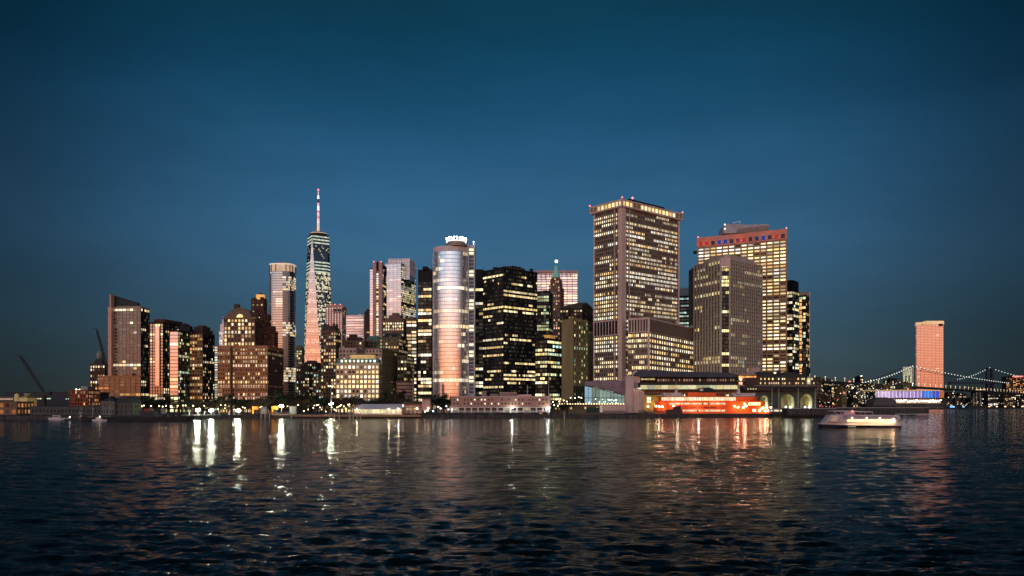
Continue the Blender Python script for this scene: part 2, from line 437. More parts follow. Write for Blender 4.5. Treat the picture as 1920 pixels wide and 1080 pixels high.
# ------------------------------------------------------------------ building materials
w_tan = M('tan_concrete', (.34, .25, .19), .8, scale=.12, streak=True)
w_brown = M('brown_brick', (.20, .115, .075), .85, scale=.2)
w_dkbrown = M('dark_and_shaded_brick', (.075, .045, .035), .9, scale=.2)  # also used on right faces of lighter blocks, with their shade in the colour
w_red = M('dark_red_brick', (.09, .035, .025), .9, scale=.2)
w_orange = M('orange_brick', (.38, .165, .065), .85, scale=.15)
w_black = M('black_cladding', (.012, .012, .014), .5, spec=.1, scale=.3)
w_blk2 = M('black_metal_band', (.016, .017, .019), .45, spec=.1, scale=.3)
w_pink = M('pink_granite', (.46, .30, .27), .7, scale=.2)
w_lilac = M('pale_aluminium', (.55, .52, .55), .4, metal=.4, scale=.2)
w_lime = M('limestone', (.42, .33, .23), .85, scale=.2, streak=True)
w_limedk = M('weathered_limestone', (.16, .13, .09), .9, scale=.25, streak=True)
w_olive = M('olive_stone', (.15, .13, .065), .9, scale=.15, streak=True)
w_grey = M('grey_stone', (.25, .24, .22), .85, scale=.2, streak=True)
w_npz = M('bronze_grey_concrete', (.21, .155, .115), .8, scale=.1, streak=True)
w_npzc = M('pink_grey_column_stone', (.60, .44, .37), .8, scale=.1, streak=True)
w_fin = M('fluted_concrete_fin', (.46, .40, .31), .85, scale=.1, streak=True)
w_wat = M('tan_aggregate_panel', (.42, .25, .13), .85, scale=.1, streak=True)
w_coral = M('red_lit_parapet_stone', (.70, .27, .17), .8, scale=.1)  # coral of the red lamps and sunset is put into the stone colour
w_green = M('green_copper', (.10, .22, .17), .7, scale=.4)
w_dkroof = M('dark_slate_roof', (.035, .037, .045), .7, scale=.4)
w_cream = M('cream_stone', (.50, .42, .28), .85, scale=.3)

def warm(p=.3, b=.9, **k): return dict(p=p, b=b, pal=k.pop('pal', WARM), **k)
def windows_plate(root, pts, D, cols, rows, pal, b, p=.8, name='window_grid', glass=None, gap=.35, th=.0, seed=1):
    """a lit window band as separate panes between two photo columns"""
    x0, x1, y0, y1 = pts; r = random.Random(seed); mb = MB()
    for i in range(cols):
        for j in range(rows):
            a = x0 + (x1 - x0) * (i + gap / 2) / cols; c = x0 + (x1 - x0) * (i + 1 - gap / 2) / cols
            u = y0 + (y1 - y0) * (j + .15) / rows; v = y0 + (y1 - y0) * (j + .85) / rows
            k = b * r.uniform(.6, 1.3) if r.random() < p else .02; col = r.choice(pal)
            mb.plate([(a, v), (c, v), (c, u), (a, u)], D, .05, (col[0] * k, col[1] * k, col[2] * k))
    return mb.build(name, glass or g_dark, root, 'stuff')
def redlight(px, py, D, label, col=(1, .12, .08), r=.5, s=14):
    z = Z(py, D); mb = MB(); v = XY(px, D)
    return v, z

# ================================================================== THE SKYLINE, from left to right
# ---- slab tower with the slanted dark sail
s1 = ST(fl=3.6, cw=4.6, pw=.10, bh=.34, d=.5, wall=w_tan, glass=g_dim, lit=warm(.10, 1.1, full=.03, pal=WARM))
s1r = ST(fl=3.6, cw=3.5, pw=.2, bh=.3, d=.4, wall=w_black, glass=g_dark, lit=warm(.08, .9))
poly = corners((209, 264, 280), 900, 5); c = poly[1]
t = thing('slab_tower', 'tan banded apartment slab with a dark slanted sail roof, leftmost of the tall towers', 'building', (c.x, c.y, GZ))
block(t, poly, GZ, Z(577, 900), [s1, s1r, None, None], w_tan)
pp = corners((185, 264, 280), 893, 5)
block(t, pp, GZ, Z(706, 893), [ST(fl=3.6, cw=6, pw=.10, bh=.36, d=.6, wall=w_orange, glass=g_dim, lit=warm(.10, .5, pal=ORA)), s1r, None, None], w_orange, name='podium_wall')
mb = MB(); mb.plate([(208, 580), (208, 552.5), (228, 558), (258, 567), (258, 580)], 906, 5); mb.build('roof_sail', M('dark_sail_cladding', (.018, .025, .032), .5), t)
mb = MB(); mb.plate([(202.5, 706), (202.5, 576), (208.7, 576), (208.7, 706)], 897, 14); mb.build('side_fin', M('orange_stone_fin', (.62, .34, .22), .7), t)
mb = MB(); mb.plate([(205.5, 576), (205.5, 552), (208, 552), (208, 576)], 898.6, 9); mb.build('fin_tip', M('orange_stone_fin'), t)
mb = MB(); mb.plate([(219, 577), (219, 574), (262, 574), (262, 577)], 903, 12); mb.build('penthouse', w_tan, t)

# ---- small round-shouldered tower left of it
t, poly, zt = tower('small_tower', 'small dark round topped building half hidden behind the left shoulder of the sail tower', (169, 197, 204), 960, 6, 684,
      ST(fl=3.8, cw=3.4, pw=.45, bh=.35, wall=w_dkbrown, lit=warm(.45, .8, pal=WARM)), None, w_dkbrown)
mb = MB(); mb.prism(shrink(poly, .7), zt, zt + 7, shrink(poly, .4)); mb.build('dome_roof', w_dkroof, t)
mb = MB(); v = XY(187.5, 970); mb.ball((v.x, v.y, zt + 12), 4.2, 10, 6, 1.3); mb.build('radome', w_grey, t)

# ---- twin dark residential towers
t, poly, zt = tower('dark_tower', 'dark apartment tower with one glowing orange glass bay on its left edge', (281, 306, 349), 880, 12, 606,
      ST(fl=3.4, cw=3.4, pw=.18, bh=.26, wall=w_brown, glass=g_mir, lit=warm(.10, .8)),
      ST(fl=3.4, cw=3.4, pw=.3, bh=.3, wall=w_black, glass=g_dark, lit=warm(.17, .8, run=.2)), w_black)
mb = MB(); mb.prism(shrink(poly, .8), zt, zt + 5); mb.build('penthouse', w_red, t)
mb = MB(); mb.plate([(290.5, 724), (290.5, 612), (299, 612), (299, 724)], 872, 3); mb.build('bay_core', w_brown, t)
mb = MB()
for k in range(31):
    y = 612 + k * 3.6; mb.plate([(291, y + 3.2), (298.6, y + 3.2), (298.6, y), (291, y)], 871.8, .1, (.05, .02, .01))
mb.build('glass_bay', g_wtc, t, 'stuff')
t, poly, zt = tower('striped_tower', 'narrow tower with a coral pink mirror face beside black floors, between two dark towers', (318.5, 334, 357), 850, 4, 621,
      ST(fl=3.7, cw=8, pw=.03, bh=.18, d=.2, wall=w_brown, glass=g_wtc, lit=warm(.03, .6), zskip=18),
      ST(fl=3.5, cw=3.2, pw=.15, bh=.3, wall=w_black, glass=g_dark, lit=warm(.30, .75, run=.3, pal=GRN + WARM)), w_black)
facade(t, poly[0], poly[1], GZ, GZ + 17, ST(fl=4, cw=4, pw=.15, bh=.3, wall=w_black, lit=warm(.9, 1.3, pal=YEL)))
mb = MB(); mb.plate([(336, 622), (337, 609), (346, 606), (356, 612), (356, 622)], 862, 8); mb.build('roof_crest', w_black, t)
t, poly, zt = tower('shouldered_tower', 'brown tower with stepped dark shoulders, last tower left of the wide orange brick block', (356, 380, 402), 870, 14, 626,
      ST(fl=3.6, cw=3.2, pw=.28, bh=.34, wall=w_orange, glass=g_dim, lit=warm(.35, .6, pal=ORA + WARM)),
      ST(fl=3.6, cw=3.0, pw=.4, bh=.35, wall=w_black, glass=g_dark, lit=warm(.22, .8, run=.2)), w_dkbrown)
mb = MB(); q = shrink(poly, .86); mb.prism(q, zt, zt + 5); q2 = shrink(poly, .66); mb.prism(q2, zt + 5, zt + 8.5); mb.prism(shrink(poly, .4), zt + 8.5, zt + 10); mb.build('stepped_top', w_dkbrown, t)

t, poly, zt = tower('thin_striped_block', 'thin pale green striped block seen in the gap left of the wide brick building', (401, 412, 418), 1150, 2, 649,
      ST(fl=3.6, cw=9, pw=.05, bh=.45, wall=w_grey, glass=g_grn, lit=warm(.9, .7, pal=GRN + WHITE)), None, w_grey)
t, poly, zt = tower('pale_stepped_tower', 'slim pale stepped tower peeking out left of the arched roof building', (411, 421, 426), 1250, 4, 622,
      ST(fl=4, cw=3, pw=.4, bh=.3, wall=w_lilac, glass=g_dim, lit=warm(.4, .5, pal=WHITE)), None, w_lilac)
mb = MB(); mb.prism(shrink(poly, .75), zt, zt + 12); mb.prism(shrink(poly, .45), zt + 12, zt + 24, shrink(poly, .1)); mb.build('stepped_spire', w_lilac, t)

# ---- wide brick block with arched tower behind
sW = ST(fl=4.0, cw=2.6, pw=.42, bh=.42, d=.45, wall=w_orange, glass=g_dark, lit=warm(.50, .62, full=.05, run=.5, pal=PINK + WARM))
sWr = ST(fl=4.0, cw=3.0, pw=.5, bh=.4, wall=w_dkbrown, lit=warm(.07, .9, run=.2))  # right face of the orange brick, its shade put into a darker colour
t, poly, zt = tower('brick_office_block', 'wide orange brick block of small windows behind the park trees, below an arched roof', (408, 502, 531), 800, 3, 650, sW, sWr, w_orange)
mb = MB(); out = shrink(poly, 1.03); mb.prism(out, zt - 2.2, zt - 1.2); mb.build('cornice', M('pale_brick_cornice', (.42, .24, .14), .8), t)
for z_ in (zt - 40, GZ + 16): mb = MB(); mb.prism(shrink(poly, 1.02), z_, z_ + .9); mb.build('string_course', M('pale_brick_cornice'), t)
a0 = XY(434, 799.2)
mb = MB(); mb.box(a0.x - .7, a0.x + .7, a0.y - .9, a0.y + 1, GZ, zt); mb.build('drain_recess', w_dkbrown, t)
# upper part
up = corners((420, 478, 492), 830, 5)
zb, zu = zt - 1, Z(596, 830)
block(t, up, zb, zu, [ST(fl=4.1, cw=3.6, pw=.40, bh=.32, wall=w_brown, lit=warm(.55, .8, full=.1, run=.3, pal=WARM)), sWr, None, None], w_brown, name='upper_wall')
mb = MB(); pts = [(424, 597), (426, 588), (433, 583), (441, 578), (450, 576.5), (459, 578.5), (466, 583), (470, 589), (473, 597)]
mb.plate(pts, 829, 26); mb.build('arched_gable', M('brown_gable_stone', (.17, .12, .085), .85), t)
mb = MB(); mb.plate([(438.5, 579), (438.5, 571), (447.5, 571), (447.5, 579)], 836, 5); mb.plate([(440, 571), (441, 569.5), (445, 569.5), (446.5, 571)], 836, 5); mb.build('chimney', w_dkbrown, t)
mb = MB(); a = [(443 + 0, 597)]; pts = [(443.5, 596)] + [(449.5 - 6 * math.cos(math.radians(k)), 595 - 6 * math.sin(math.radians(k))) for k in range(0, 181, 20)] + [(455.5, 596)]
mb.plate(pts, 828.5, .3, (1.2, .8, .32)); mb.build('arched_window', g_dark, t)
mb = MB(); mb.plate([(417.5, 598.5), (417.5, 595), (480, 595), (480, 598.5)], 826.5, 3); mb.build('eaves', w_brown, t)

# ---- dark red stepped tower with glowing lantern
D = 850
t = thing('lantern_tower', 'dark red stepped skyscraper crowned by a glowing orange lantern', 'building', (XY(500, D).x, D, GZ))
for i, (x0, x1, y, dd) in enumerate(((471, 500, 559, 0), (476, 508, 591, 6), (478, 517, 613, 8), (480, 520.5, 626, 10), (482, 529, 655, 14))):
    pl = corners((x0, x1 - 5, x1), D + 12 - dd, 4, 20)
    block(t, pl, GZ, Z(y, D), [ST(fl=3.6, cw=4.2, pw=.62, bh=.5, wall=w_red, lit=warm(.5 if i == 0 else .12, .9, run=.2)), ST(fl=3.6, cw=3.4, pw=.55, bh=.45, wall=w_red, lit=warm(.12, .9, run=.1)), None, None], w_red, name='setback_wall', parapet=1.5)
g = MB(); ctr = XY(488.5, D + 16)
g.prism([(ctr.x + 4.6 * math.cos(math.radians(k)), ctr.y + 4.6 * math.sin(math.radians(k))) for k in range(22, 382, 45)], Z(558.5, D), Z(549, D)); g.build('lantern', M('glowing_amber_lantern', (.5, .3, .12), .6, emit=(1, .45, .10), es=.75, var=.3, scale=.8), t)
g = MB(); pl = [(ctr.x + 4.0 * math.cos(math.radians(k)), ctr.y + 4.0 * math.sin(math.radians(k))) for k in range(22, 382, 45)]; g.prism(pl, Z(549, D), Z(545.5, D), [(ctr.x + (x - ctr.x) * .3, ctr.y + (y - ctr.y) * .3) for x, y in pl]); g.build('lantern_roof', w_dkbrown, t)

# ---- tall rounded glass tower
D = 1150; cx = XY(530.5, D).x; Rr = 22 / F * D
def ring(cx, cy, R, n, ry=1.0, ph=0, pw=2.0):
    out = []
    for k in range(n):
        a = ph + 2 * math.pi * k / n; ca, sa = math.cos(a), math.sin(a)
        out.append((cx + R * math.copysign(abs(ca) ** (2 / pw), ca), cy + R * ry * math.copysign(abs(sa) ** (2 / pw), sa)))
    return out
t = thing('rounded_glass_tower', 'tall round cornered glass tower with a lit crown standing just left of the spire tower', 'building', (cx, D, GZ))
pl = ring(cx, D, Rr, 28, .9, pw=3.6, ph=math.radians(4)); zt = Z(512, D)
mb = MB(); mb.prism(pl, GZ, zt); mb.build('wall', w_black, t)
mbl, mbr, fb = MB(), MB(), MB(); r = random.Random(3)
nf = 58; fh = (zt - GZ) / nf
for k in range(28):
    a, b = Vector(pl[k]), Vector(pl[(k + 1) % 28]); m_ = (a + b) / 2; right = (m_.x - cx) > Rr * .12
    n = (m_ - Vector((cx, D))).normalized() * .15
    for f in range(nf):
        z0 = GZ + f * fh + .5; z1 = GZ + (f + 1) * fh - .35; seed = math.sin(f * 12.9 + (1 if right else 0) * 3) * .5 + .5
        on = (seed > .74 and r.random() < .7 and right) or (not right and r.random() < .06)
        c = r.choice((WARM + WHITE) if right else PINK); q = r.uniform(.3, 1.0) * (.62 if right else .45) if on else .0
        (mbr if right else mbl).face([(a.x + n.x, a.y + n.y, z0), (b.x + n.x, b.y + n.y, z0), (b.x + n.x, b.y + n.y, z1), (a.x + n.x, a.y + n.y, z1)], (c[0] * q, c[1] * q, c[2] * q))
mbl.build('mirror_panes', g_mir, t, 'stuff'); mbr.build('shaded_panes', g_dim, t, 'stuff')  # one glass in two tints: the right side's shade is in its panes
mb = MB()
for f in range(nf + 1):
    mb.prism([(cx + (x - cx) * 1.012, D + (y - D) * 1.012) for x, y in pl], GZ + f * fh - .3, GZ + f * fh + .35)
mb.build('floor_bands', M('champagne_metal_band', (.34, .27, .23), .5, metal=.3), t, 'stuff')
mb = MB(); mb.prism([(cx + (x - cx) * .97, D + (y - D) * .97) for x, y in pl], zt, Z(499, D)); mb.build('crown_screen', M('lit_crown_screen', (.5, .4, .3), .6, emit=(1, .72, .42), es=.33, var=.5, scale=.12), t)
mb = MB(); mb.prism([(cx + (x - cx) * 1.04, D + (y - D) * 1.04) for x, y in pl], Z(499, D), Z(497, D)); mb.build('crown_rim', M('white_crown_rim', (.8, .75, .7), .5, emit=(1, .8, .55), es=.5), t)
mb = MB(); mb.prism([(cx + (x - cx) * .6, D + (y - D) * .6) for x, y in pl], Z(499, D), Z(494, D)); mb.build('penthouse', w_tan, t)
mb = MB()
for k in range(0, 28, 2):
    x, y = pl[k]; mb.bar((cx + (x - cx) * 1.01, D + (y - D) * 1.01, zt), (cx + (x - cx) * 1.01, D + (y - D) * 1.01, Z(499, D)), .6)
mb.build('crown_posts', w_dkbrown, t, 'stuff')

# ---- spire tower: square base twisting into a square turned by 45 degrees
D = 1950; base = corners((568.5, 604.5, 624.5), D, 14); zt = Z(440, D); zb = 62
cx_, cy_ = (sum((p for p in base), Vector((0, 0))) / 4); T4 = [((base[i] + base[(i + 1) % 4]) / 2) for i in range(4)]
T4 = [Vector((cx_, cy_)) + (p - Vector((cx_, cy_))) * 1.12 for p in T4]
t = thing('spire_skyscraper', 'tallest glass skyscraper with tapering triangular faces and a red and white mast', 'building', (cx_, cy_, GZ))
mb = MB(); mb.prism(base, GZ, zb); mb.build('podium', w_lilac, t)
mb = MB(); i0 = len(mb.v); mb.v += [(p.x, p.y, zb) for p in base] + [(p.x, p.y, zt) for p in T4]
for i in range(4):
    mb.f.append((i, (i + 1) % 4, 4 + i)); mb.f.append(((i + 1) % 4, 4 + (i + 1) % 4, 4 + i))
mb.f.append((4, 5, 6, 7)); mb.c = [(0, 0, 0)] * 9; mb.build('core', w_black, t)
nf = 92
r = random.Random(11)
def trif(kind, i, name, glass, litf):
    mb = MB(); bd = MB(); B0, B1 = base[i], base[(i + 1) % 4]; A = T4[i]
    C0, C1, Bt = T4[i], T4[(i + 1) % 4], base[(i + 1) % 4]
    nrm = ((B1 - B0).normalized() if kind == 'up' else (C1 - C0).normalized()); nrm = Vector((nrm.y, -nrm.x)) * .5
    for f in range(nf):
        t0, t1 = f / nf, (f + .86) / nf
        def row(u):
            if kind == 'up': return B0.lerp(A, u), B1.lerp(A, u)
            return Bt.lerp(C0, u), Bt.lerp(C1, u)
        (a0, a1), (b0, b1) = row(t0), row(t1); z0 = zb + (zt - zb) * t0; z1 = zb + (zt - zb) * t1
        w = (a1 - a0).length; nc = max(1, int(w / 3)); LG = litf(f / nf, f, nc)
        for c in range(nc):
            u0, u1 = c / nc, (c + 1) / nc
            p = [a0.lerp(a1, u0), a0.lerp(a1, u1), b0.lerp(b1, u1), b0.lerp(b1, u0)]
            mb.face([(p[0].x + nrm.x, p[0].y + nrm.y, z0), (p[1].x + nrm.x, p[1].y + nrm.y, z0), (p[2].x + nrm.x, p[2].y + nrm.y, z1), (p[3].x + nrm.x, p[3].y + nrm.y, z1)], LG[c])
    mb.has = True; mb.build(name, glass, t, 'stuff')
def lf_front(u, f, nc):
    on = math.sin(f * 7.3) > .25; return [((.16, .12, .08) if on and r.random() < .75 else (.0, .0, .0)) for _ in range(nc)]
def lf_side(u, f, nc):
    if .93 < u < .99 or .74 < u < .83: k, p = (.40, .45, .33), (1 if f % 2 else .0)
    elif .83 <= u <= .93: k, p = (.30, .26, .14), .12
    else: k, p = (.55, .47, .30), (.7 if math.sin(f * 4.1) > -.1 else .22)
    out = []
    for _ in range(nc):
        q = r.uniform(.5, 1.2) if r.random() < p else .0
        out.append((k[0] * q, k[1] * q, k[2] * q))
    return out
for i in range(4):
    trif('up', i, 'upright_triangle_face', g_wtc if i in (0, 3) else g_dim, lf_front if i in (0, 3) else lf_side)  # faces turned from the sunset get darker glass, shade put into the tint
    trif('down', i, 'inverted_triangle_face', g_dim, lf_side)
mb = MB(); mb.prism([(p.x, p.y) for p in shrink(T4, 1.0)], zt, Z(437, D)); mb.build('parapet', w_dkroof, t)
mb = MB(); ax, ay = cx_, cy_; mb.prism(ring(ax, ay, 21, 20), Z(436.5, D), Z(433.5, D)); mb.prism(ring(ax, ay, 12, 16), Z(437, D), Z(430, D)); mb.build('communication_ring', w_dkroof, t)
mb = MB(); mb.prism(ring(ax, ay, 20, 20), Z(433.4, D), Z(432.6, D)); mb.build('ring_light', LAMP('ring_amber_light', (1, .6, .25), .9), t)
for k, (y0, y1, rr, c_) in enumerate(((432, 413, 3.4, 'amber_mast'), (413, 405, 3.2, 'mast_white'), (405, 398, 3.1, 'mast_red'), (398, 393, 2.8, 'mast_white'), (393, 388, 2.6, 'mast_red'), (388, 380, 2.6, 'mast_bright'), (380, 374, 2.4, 'mast_pink'),
                                (374, 366, 1.5, 'mast_dark'), (366, 360, 2.3, 'mast_bright'), (360, 352, 1.2, 'mast_white'))):
    mats = {'amber_mast': LAMP('amber_lit_mast', (1, .58, .30), .55), 'mast_white': LAMP('white_lit_mast', (1, .62, .50), .75), 'mast_red': LAMP('red_lit_mast', (1, .13, .10), .62),
            'mast_bright': LAMP('bright_lit_mast', (1, .85, .88), 1.5), 'mast_pink': LAMP('pink_lit_mast', (1, .35, .42), .8), 'mast_dark': M('mast_dark_steel', (.10, .03, .03), .6)}
    mb = MB(); mb.bar((ax, ay, Z(y0, D)), (ax, ay, Z(y1, D)), rr, rr * .85, n=8); mb.build('mast_section', mats[c_], t)
mb = MB(); mb.ball((ax, ay, Z(349, D)), 2.6, 8, 6); mb.build('beacon', LAMP('red_beacon_light', (1, .16, .16), 1.4), t)
mb = MB()
for k in range(10):
    a = k * .63; mb.bar((ax + 14 * math.cos(a), ay + 14 * math.sin(a), Z(433, D)), (ax + 13 * math.cos(a), ay + 13 * math.sin(a), Z(427 if k % 3 else 423, D)), .35)
mb.build('antennas', w_tan, t, 'stuff')

# ---- low dark buildings between
for (x0, x1, x2, y, D, a, wl, lab) in ((553, 566, 570, 652, 1300, 3, w_olive, 'narrow olive building in the gap between the rounded glass tower and the spire tower'),
                          (556, 580, 586, 690, 1000, 10, w_dkbrown, 'low dark building left of the foot of the spire tower, few lit windows'),
                          (566, 592, 603, 681, 1060, 14, w_dkbrown, 'taller dark building with a few lit windows right at the foot of the spire tower'),
                          (588, 612, 620, 700, 960, 8, w_limedk, 'low grey building with scattered lights in front of the brown mansard block')):
    tt, pl, z_ = tower('dark_office_block', lab, (x0, x1, x2), D, a, y, ST(fl=3.8, cw=3, pw=.45, bh=.4, wall=wl, lit=warm(.28, .8, run=.2, pal=GRN + WARM)),
          ST(fl=3.8, cw=3, pw=.45, bh=.4, wall=wl, lit=warm(.15, .8, run=.2)), wl)
    mb = MB(); mb.prism(shrink(pl, .5), z_, z_ + 4); mb.build('penthouse', wl, tt)

# ---- brown mansard block
t, poly, zt = tower('mansard_block', 'brown brick tower with a rounded mansard top, right of the foot of the spire tower', (602, 630, 639), 930, 10, 622,
      ST(fl=3.8, cw=3.3, pw=.42, bh=.38, wall=w_brown, lit=warm(.42, .75, full=.06, run=.3)), ST(fl=3.8, cw=3.3, pw=.45, bh=.4, wall=w_dkbrown, lit=warm(.15, .7)), w_brown)  # right face in darker brick, shade put into the colour
mb = MB(); mb.prism(shrink(poly, .98), zt, zt + 4, shrink(poly, .86)); mb.prism(shrink(poly, .86), zt + 4, zt + 7.5, shrink(poly, .6)); mb.build('mansard_roof', w_dkbrown, t)
mb = MB()
for k, q in enumerate(shrink(poly, .6)): mb.box(q.x - 1.3, q.x + 1.3, q.y - 1.3, q.y + 1.3, zt + 5, zt + 10)
mb.build('roof_turrets', w_dkbrown, t, 'stuff')

# ---- pink granite tower with dark sign marks
t, poly, zt = tower('pink_tower', 'pink stone tower with dark sign letters and red roof lights right of the spire', (611, 642, 650), 1500, 6, 576,
      ST(fl=4, cw=5.5, pw=.62, bh=.25, wall=w_pink, glass=g_wtc, lit=warm(.0, .5), d=.7), ST(fl=4, cw=3.4, pw=.4, bh=.3, wall=w_grey, glass=g_dim, lit=warm(.4, .6)), w_pink)
mb = MB(); mb.plate([(613, 577), (613, 573), (620, 571), (642, 571), (646, 575), (646, 577)], 1503, 20); mb.build('roof_crest', w_pink, t)
mb = MB(); mb.plate([(624, 586), (624, 578), (640, 578), (640, 586)], 1497.5, 2); mb.build('sign_panel', w_pink, t)
mb = MB()
for x in (625, 628.6, 633.2, 636.8): mb = MB(); mb.plate([(x, 583.5), (x, 579.6), (x + 2.4, 579.6), (x + 2.4, 583.5)], 1497, .4); mb.build('sign_letter', w_black, t)
mb = MB()
for x in (620, 628, 638): v = XY(x, 1503); mb.ball((v.x, v.y, Z(570.5, 1500)), 1.0)
mb.build('roof_lights', LAMP('small_red_lamp', (1, .15, .10), 2.5), t, 'stuff')

# ---- pale striped slab
t, poly, zt = tower('striped_slab', 'low pinkish white slab with thin horizontal stripes, between pink tower and pink pier tower', (649, 682, 688), 1400, 4, 592,
      ST(fl=4.6, cw=14, pw=.02, bh=.45, wall=w_lilac, glass=g_wtc, lit=warm(.8, .35, pal=PINK)), None, w_lilac)
t, poly, zt = tower('dark_slim_tower', 'slim dark tower with a chunky top standing left of the pink pier tower', (684, 696, 700), 1300, 4, 588,
      ST(fl=4, cw=3, pw=.5, bh=.4, wall=w_dkbrown, lit=warm(.15, .6)), None, w_dkbrown)
mb = MB(); mb.prism(shrink(poly, 1.1), zt - 4, zt + 4); mb.prism(shrink(poly, .6), zt + 4, zt + 8); mb.build('crown', w_dkbrown, t)

# ---- pink pier tower
D = 1250
t, poly, zt = tower('pier_tower', 'slender tower with a full height pink stone pier between two strips of pale glass', (693.5, 719, 724.5), D, 4, 504,
      ST(fl=4, cw=5, pw=.04, bh=.2, wall=w_lilac, glass=g_wtc, lit=warm(.12, .5, pal=PINK)), ST(fl=4, cw=4, pw=.1, bh=.2, wall=w_blk2, glass=g_mirb, lit=None), w_black)
mb = MB(); mb.plate([(699, 640), (699, 491.5), (704.8, 491.5), (704.8, 640)], D - 5, 14); mb.plate([(710.5, 640), (710.5, 491.5), (716.5, 491.5), (716.5, 640)], D - 5, 14); mb.build('stone_pier', w_pink, t)
mb = MB(); mb.plate([(704.8, 640), (704.8, 493), (710.5, 493), (710.5, 640)], D - 3, 12); mb.build('centre_strip', w_pink, t)
windows_plate(t, (705.6, 709.8, 512, 638), D - 3.2, 1, 30, WARM + WHITE, .7, .9, gap=.1)
mb = MB(); mb.plate([(706, 508), (706, 491), (710, 491), (710, 508)], D - 3.3, .5); mb.build('top_slot', w_black, t)
mb = MB(); mb.plate([(717, 512), (717, 497), (723.5, 499), (724, 512)], D + 3, 8); mb.plate([(694, 512), (694, 503), (699, 503), (699, 512)], D + 3, 8); mb.build('dark_shoulder', w_black, t)
mb = MB()
for x in (701, 714.5): v = XY(x, D); mb.ball((v.x, v.y, Z(490.8, D)), 1.0)
mb.build('roof_lights', LAMP('small_red_lamp', None, 0), t, 'stuff')

# ---- lilac glass tower pair
D = 1600
t, poly, zt = tower('lilac_glass_tower', 'broad lilac glass tower whose right half glows yellow, with a lattice crown', (722, 752, 779.5), D, 18, 494,
      ST(fl=4.2, cw=9, pw=.02, bh=.12, wall=w_lilac, glass=g_wtc, lit=warm(.10, .35, pal=PINK)),
      ST(fl=4.2, cw=4, pw=.08, bh=.25, wall=w_blk2, glass=g_dim, lit=warm(.62, .55, full=.2, run=.6, pal=YEL + WHITE, grad=(1.25, .75))), w_lilac)  # right face: darker glass and bands carry its shade in their colour
pl2 = corners((728, 768, 778.5), D + 14, 8)
mb = MB(); mb.prism(pl2, zt - 30, Z(482, D)); mb.build('upper_core', M('lilac_grey_screen', (.40, .44, .50), .35, metal=.5), t)
mb = MB()
for i in range(9):
    q = pl2[0].lerp(pl2[1], i / 8); mb.bar((q.x, q.y - .5, zt - 20), (q.x, q.y - .5, Z(481.5, D)), .5)
for i in range(5):
    q = pl2[1].lerp(pl2[2], i / 4); mb.bar((q.x + .5, q.y, zt - 20), (q.x + .5, q.y, Z(481.5, D)), .5)
for y in (483, 489, 497, 505):
    for a, b in ((0, 1), (1, 2)): mb.bar((pl2[a].x, pl2[a].y - .6, Z(y, D)), (pl2[b].x, pl2[b].y - .6, Z(y, D)), .5)
mb.build('crown_lattice', m_white, t, 'stuff')
# ---- brown tower with dense lit windows
t, poly, zt = tower('dense_window_tower', 'brown tower packed with lit windows, pointed top, before the lilac glass tower', (718, 757, 766), 1080, 6, 603,
      ST(fl=4, cw=3.2, pw=.45, bh=.38, wall=w_brown, lit=warm(.72, .95, run=.3, pal=WARM + WHITE)), ST(fl=4, cw=3.4, pw=.5, bh=.4, wall=w_dkbrown, lit=warm(.12, .8)), w_brown)  # darker brick on the right face holds that side's shade
mb = MB(); mb.prism(shrink(poly, .86), zt, zt + 5); mb.prism(shrink(poly, .55), zt + 5, zt + 9.5); mb.prism(shrink(poly, .3), zt + 9.5, zt + 13); mb.build('stepped_top', w_brown, t)
t, poly, zt = tower('banded_window_tower', 'narrow tower with stacked bright window bands squeezed beside the tall black slab', (762, 781, 784), 1000, 3, 600,
      ST(fl=4.2, cw=5.5, pw=.12, bh=.42, wall=w_limedk, lit=warm(.75, 1.0, run=.6, pal=WARM + WHITE)), None, w_limedk)
mb = MB(); mb.prism(shrink(poly, .6), zt, zt + 4); mb.build('penthouse', w_limedk, t)
# ---- old stone cluster
t, poly, zt = tower('brown_stepped_block', 'brown stepped block rising behind the twin pale stone wings', (646, 684, 691), 960, 5, 640,
      ST(fl=3.9, cw=3.4, pw=.45, bh=.4, wall=w_brown, lit=warm(.22, .8, run=.2, pal=WARM)), ST(wall=w_dkbrown, lit=warm(.1, .7)), w_brown)  # shade of the right face is in its darker brick colour
mb = MB(); q = shrink(poly, .7, (-2, 0)); mb.prism(q, zt, zt + 5); mb.prism(shrink(q, .5, (-2, 0)), zt + 5, zt + 9); mb.build('stepped_top', w_dkbrown, t)
t, poly, zt = tower('green_roof_block', 'dark block with a green copper roof, below the pink pier tower', (684, 712, 720), 985, 4, 640,
      ST(fl=3.9, cw=3.4, pw=.5, bh=.4, wall=w_limedk, lit=warm(.15, .8, run=.2)), ST(wall=w_dkbrown, lit=warm(.1, .7)), w_limedk)
mb = MB(); mb.prism(shrink(poly, 1.0), zt, zt + 7, shrink(poly, .55)); mb.build('copper_roof', w_green, t)
t, poly, zt = tower('dark_gabled_block', 'wide dark block with scattered lit windows left of the narrow banded tower', (712, 748, 764), 905, 8, 634,
      ST(fl=3.9, cw=3.4, pw=.5, bh=.45, wall=w_olive, lit=warm(.22, .8, run=.2, pal=WARM + GRN)), ST(wall=w_dkbrown, fl=3.9, lit=warm(.12, .7)), w_olive)
mb = MB(); mb.prism(shrink(poly, .92), zt, zt + 6, shrink(poly, .6)); mb.build('slate_roof', w_dkroof, t)
t, poly, zt = tower('slim_side_block', 'slim block with a column of lit windows behind the round brown pavilion', (745, 763, 776), 880, 8, 668,
      ST(fl=3.9, cw=4, pw=.4, bh=.4, wall=w_olive, lit=warm(.45, .95, run=.2, pal=YEL)), ST(wall=w_dkbrown, fl=3.9, lit=warm(.35, .9, pal=YEL)), w_olive)
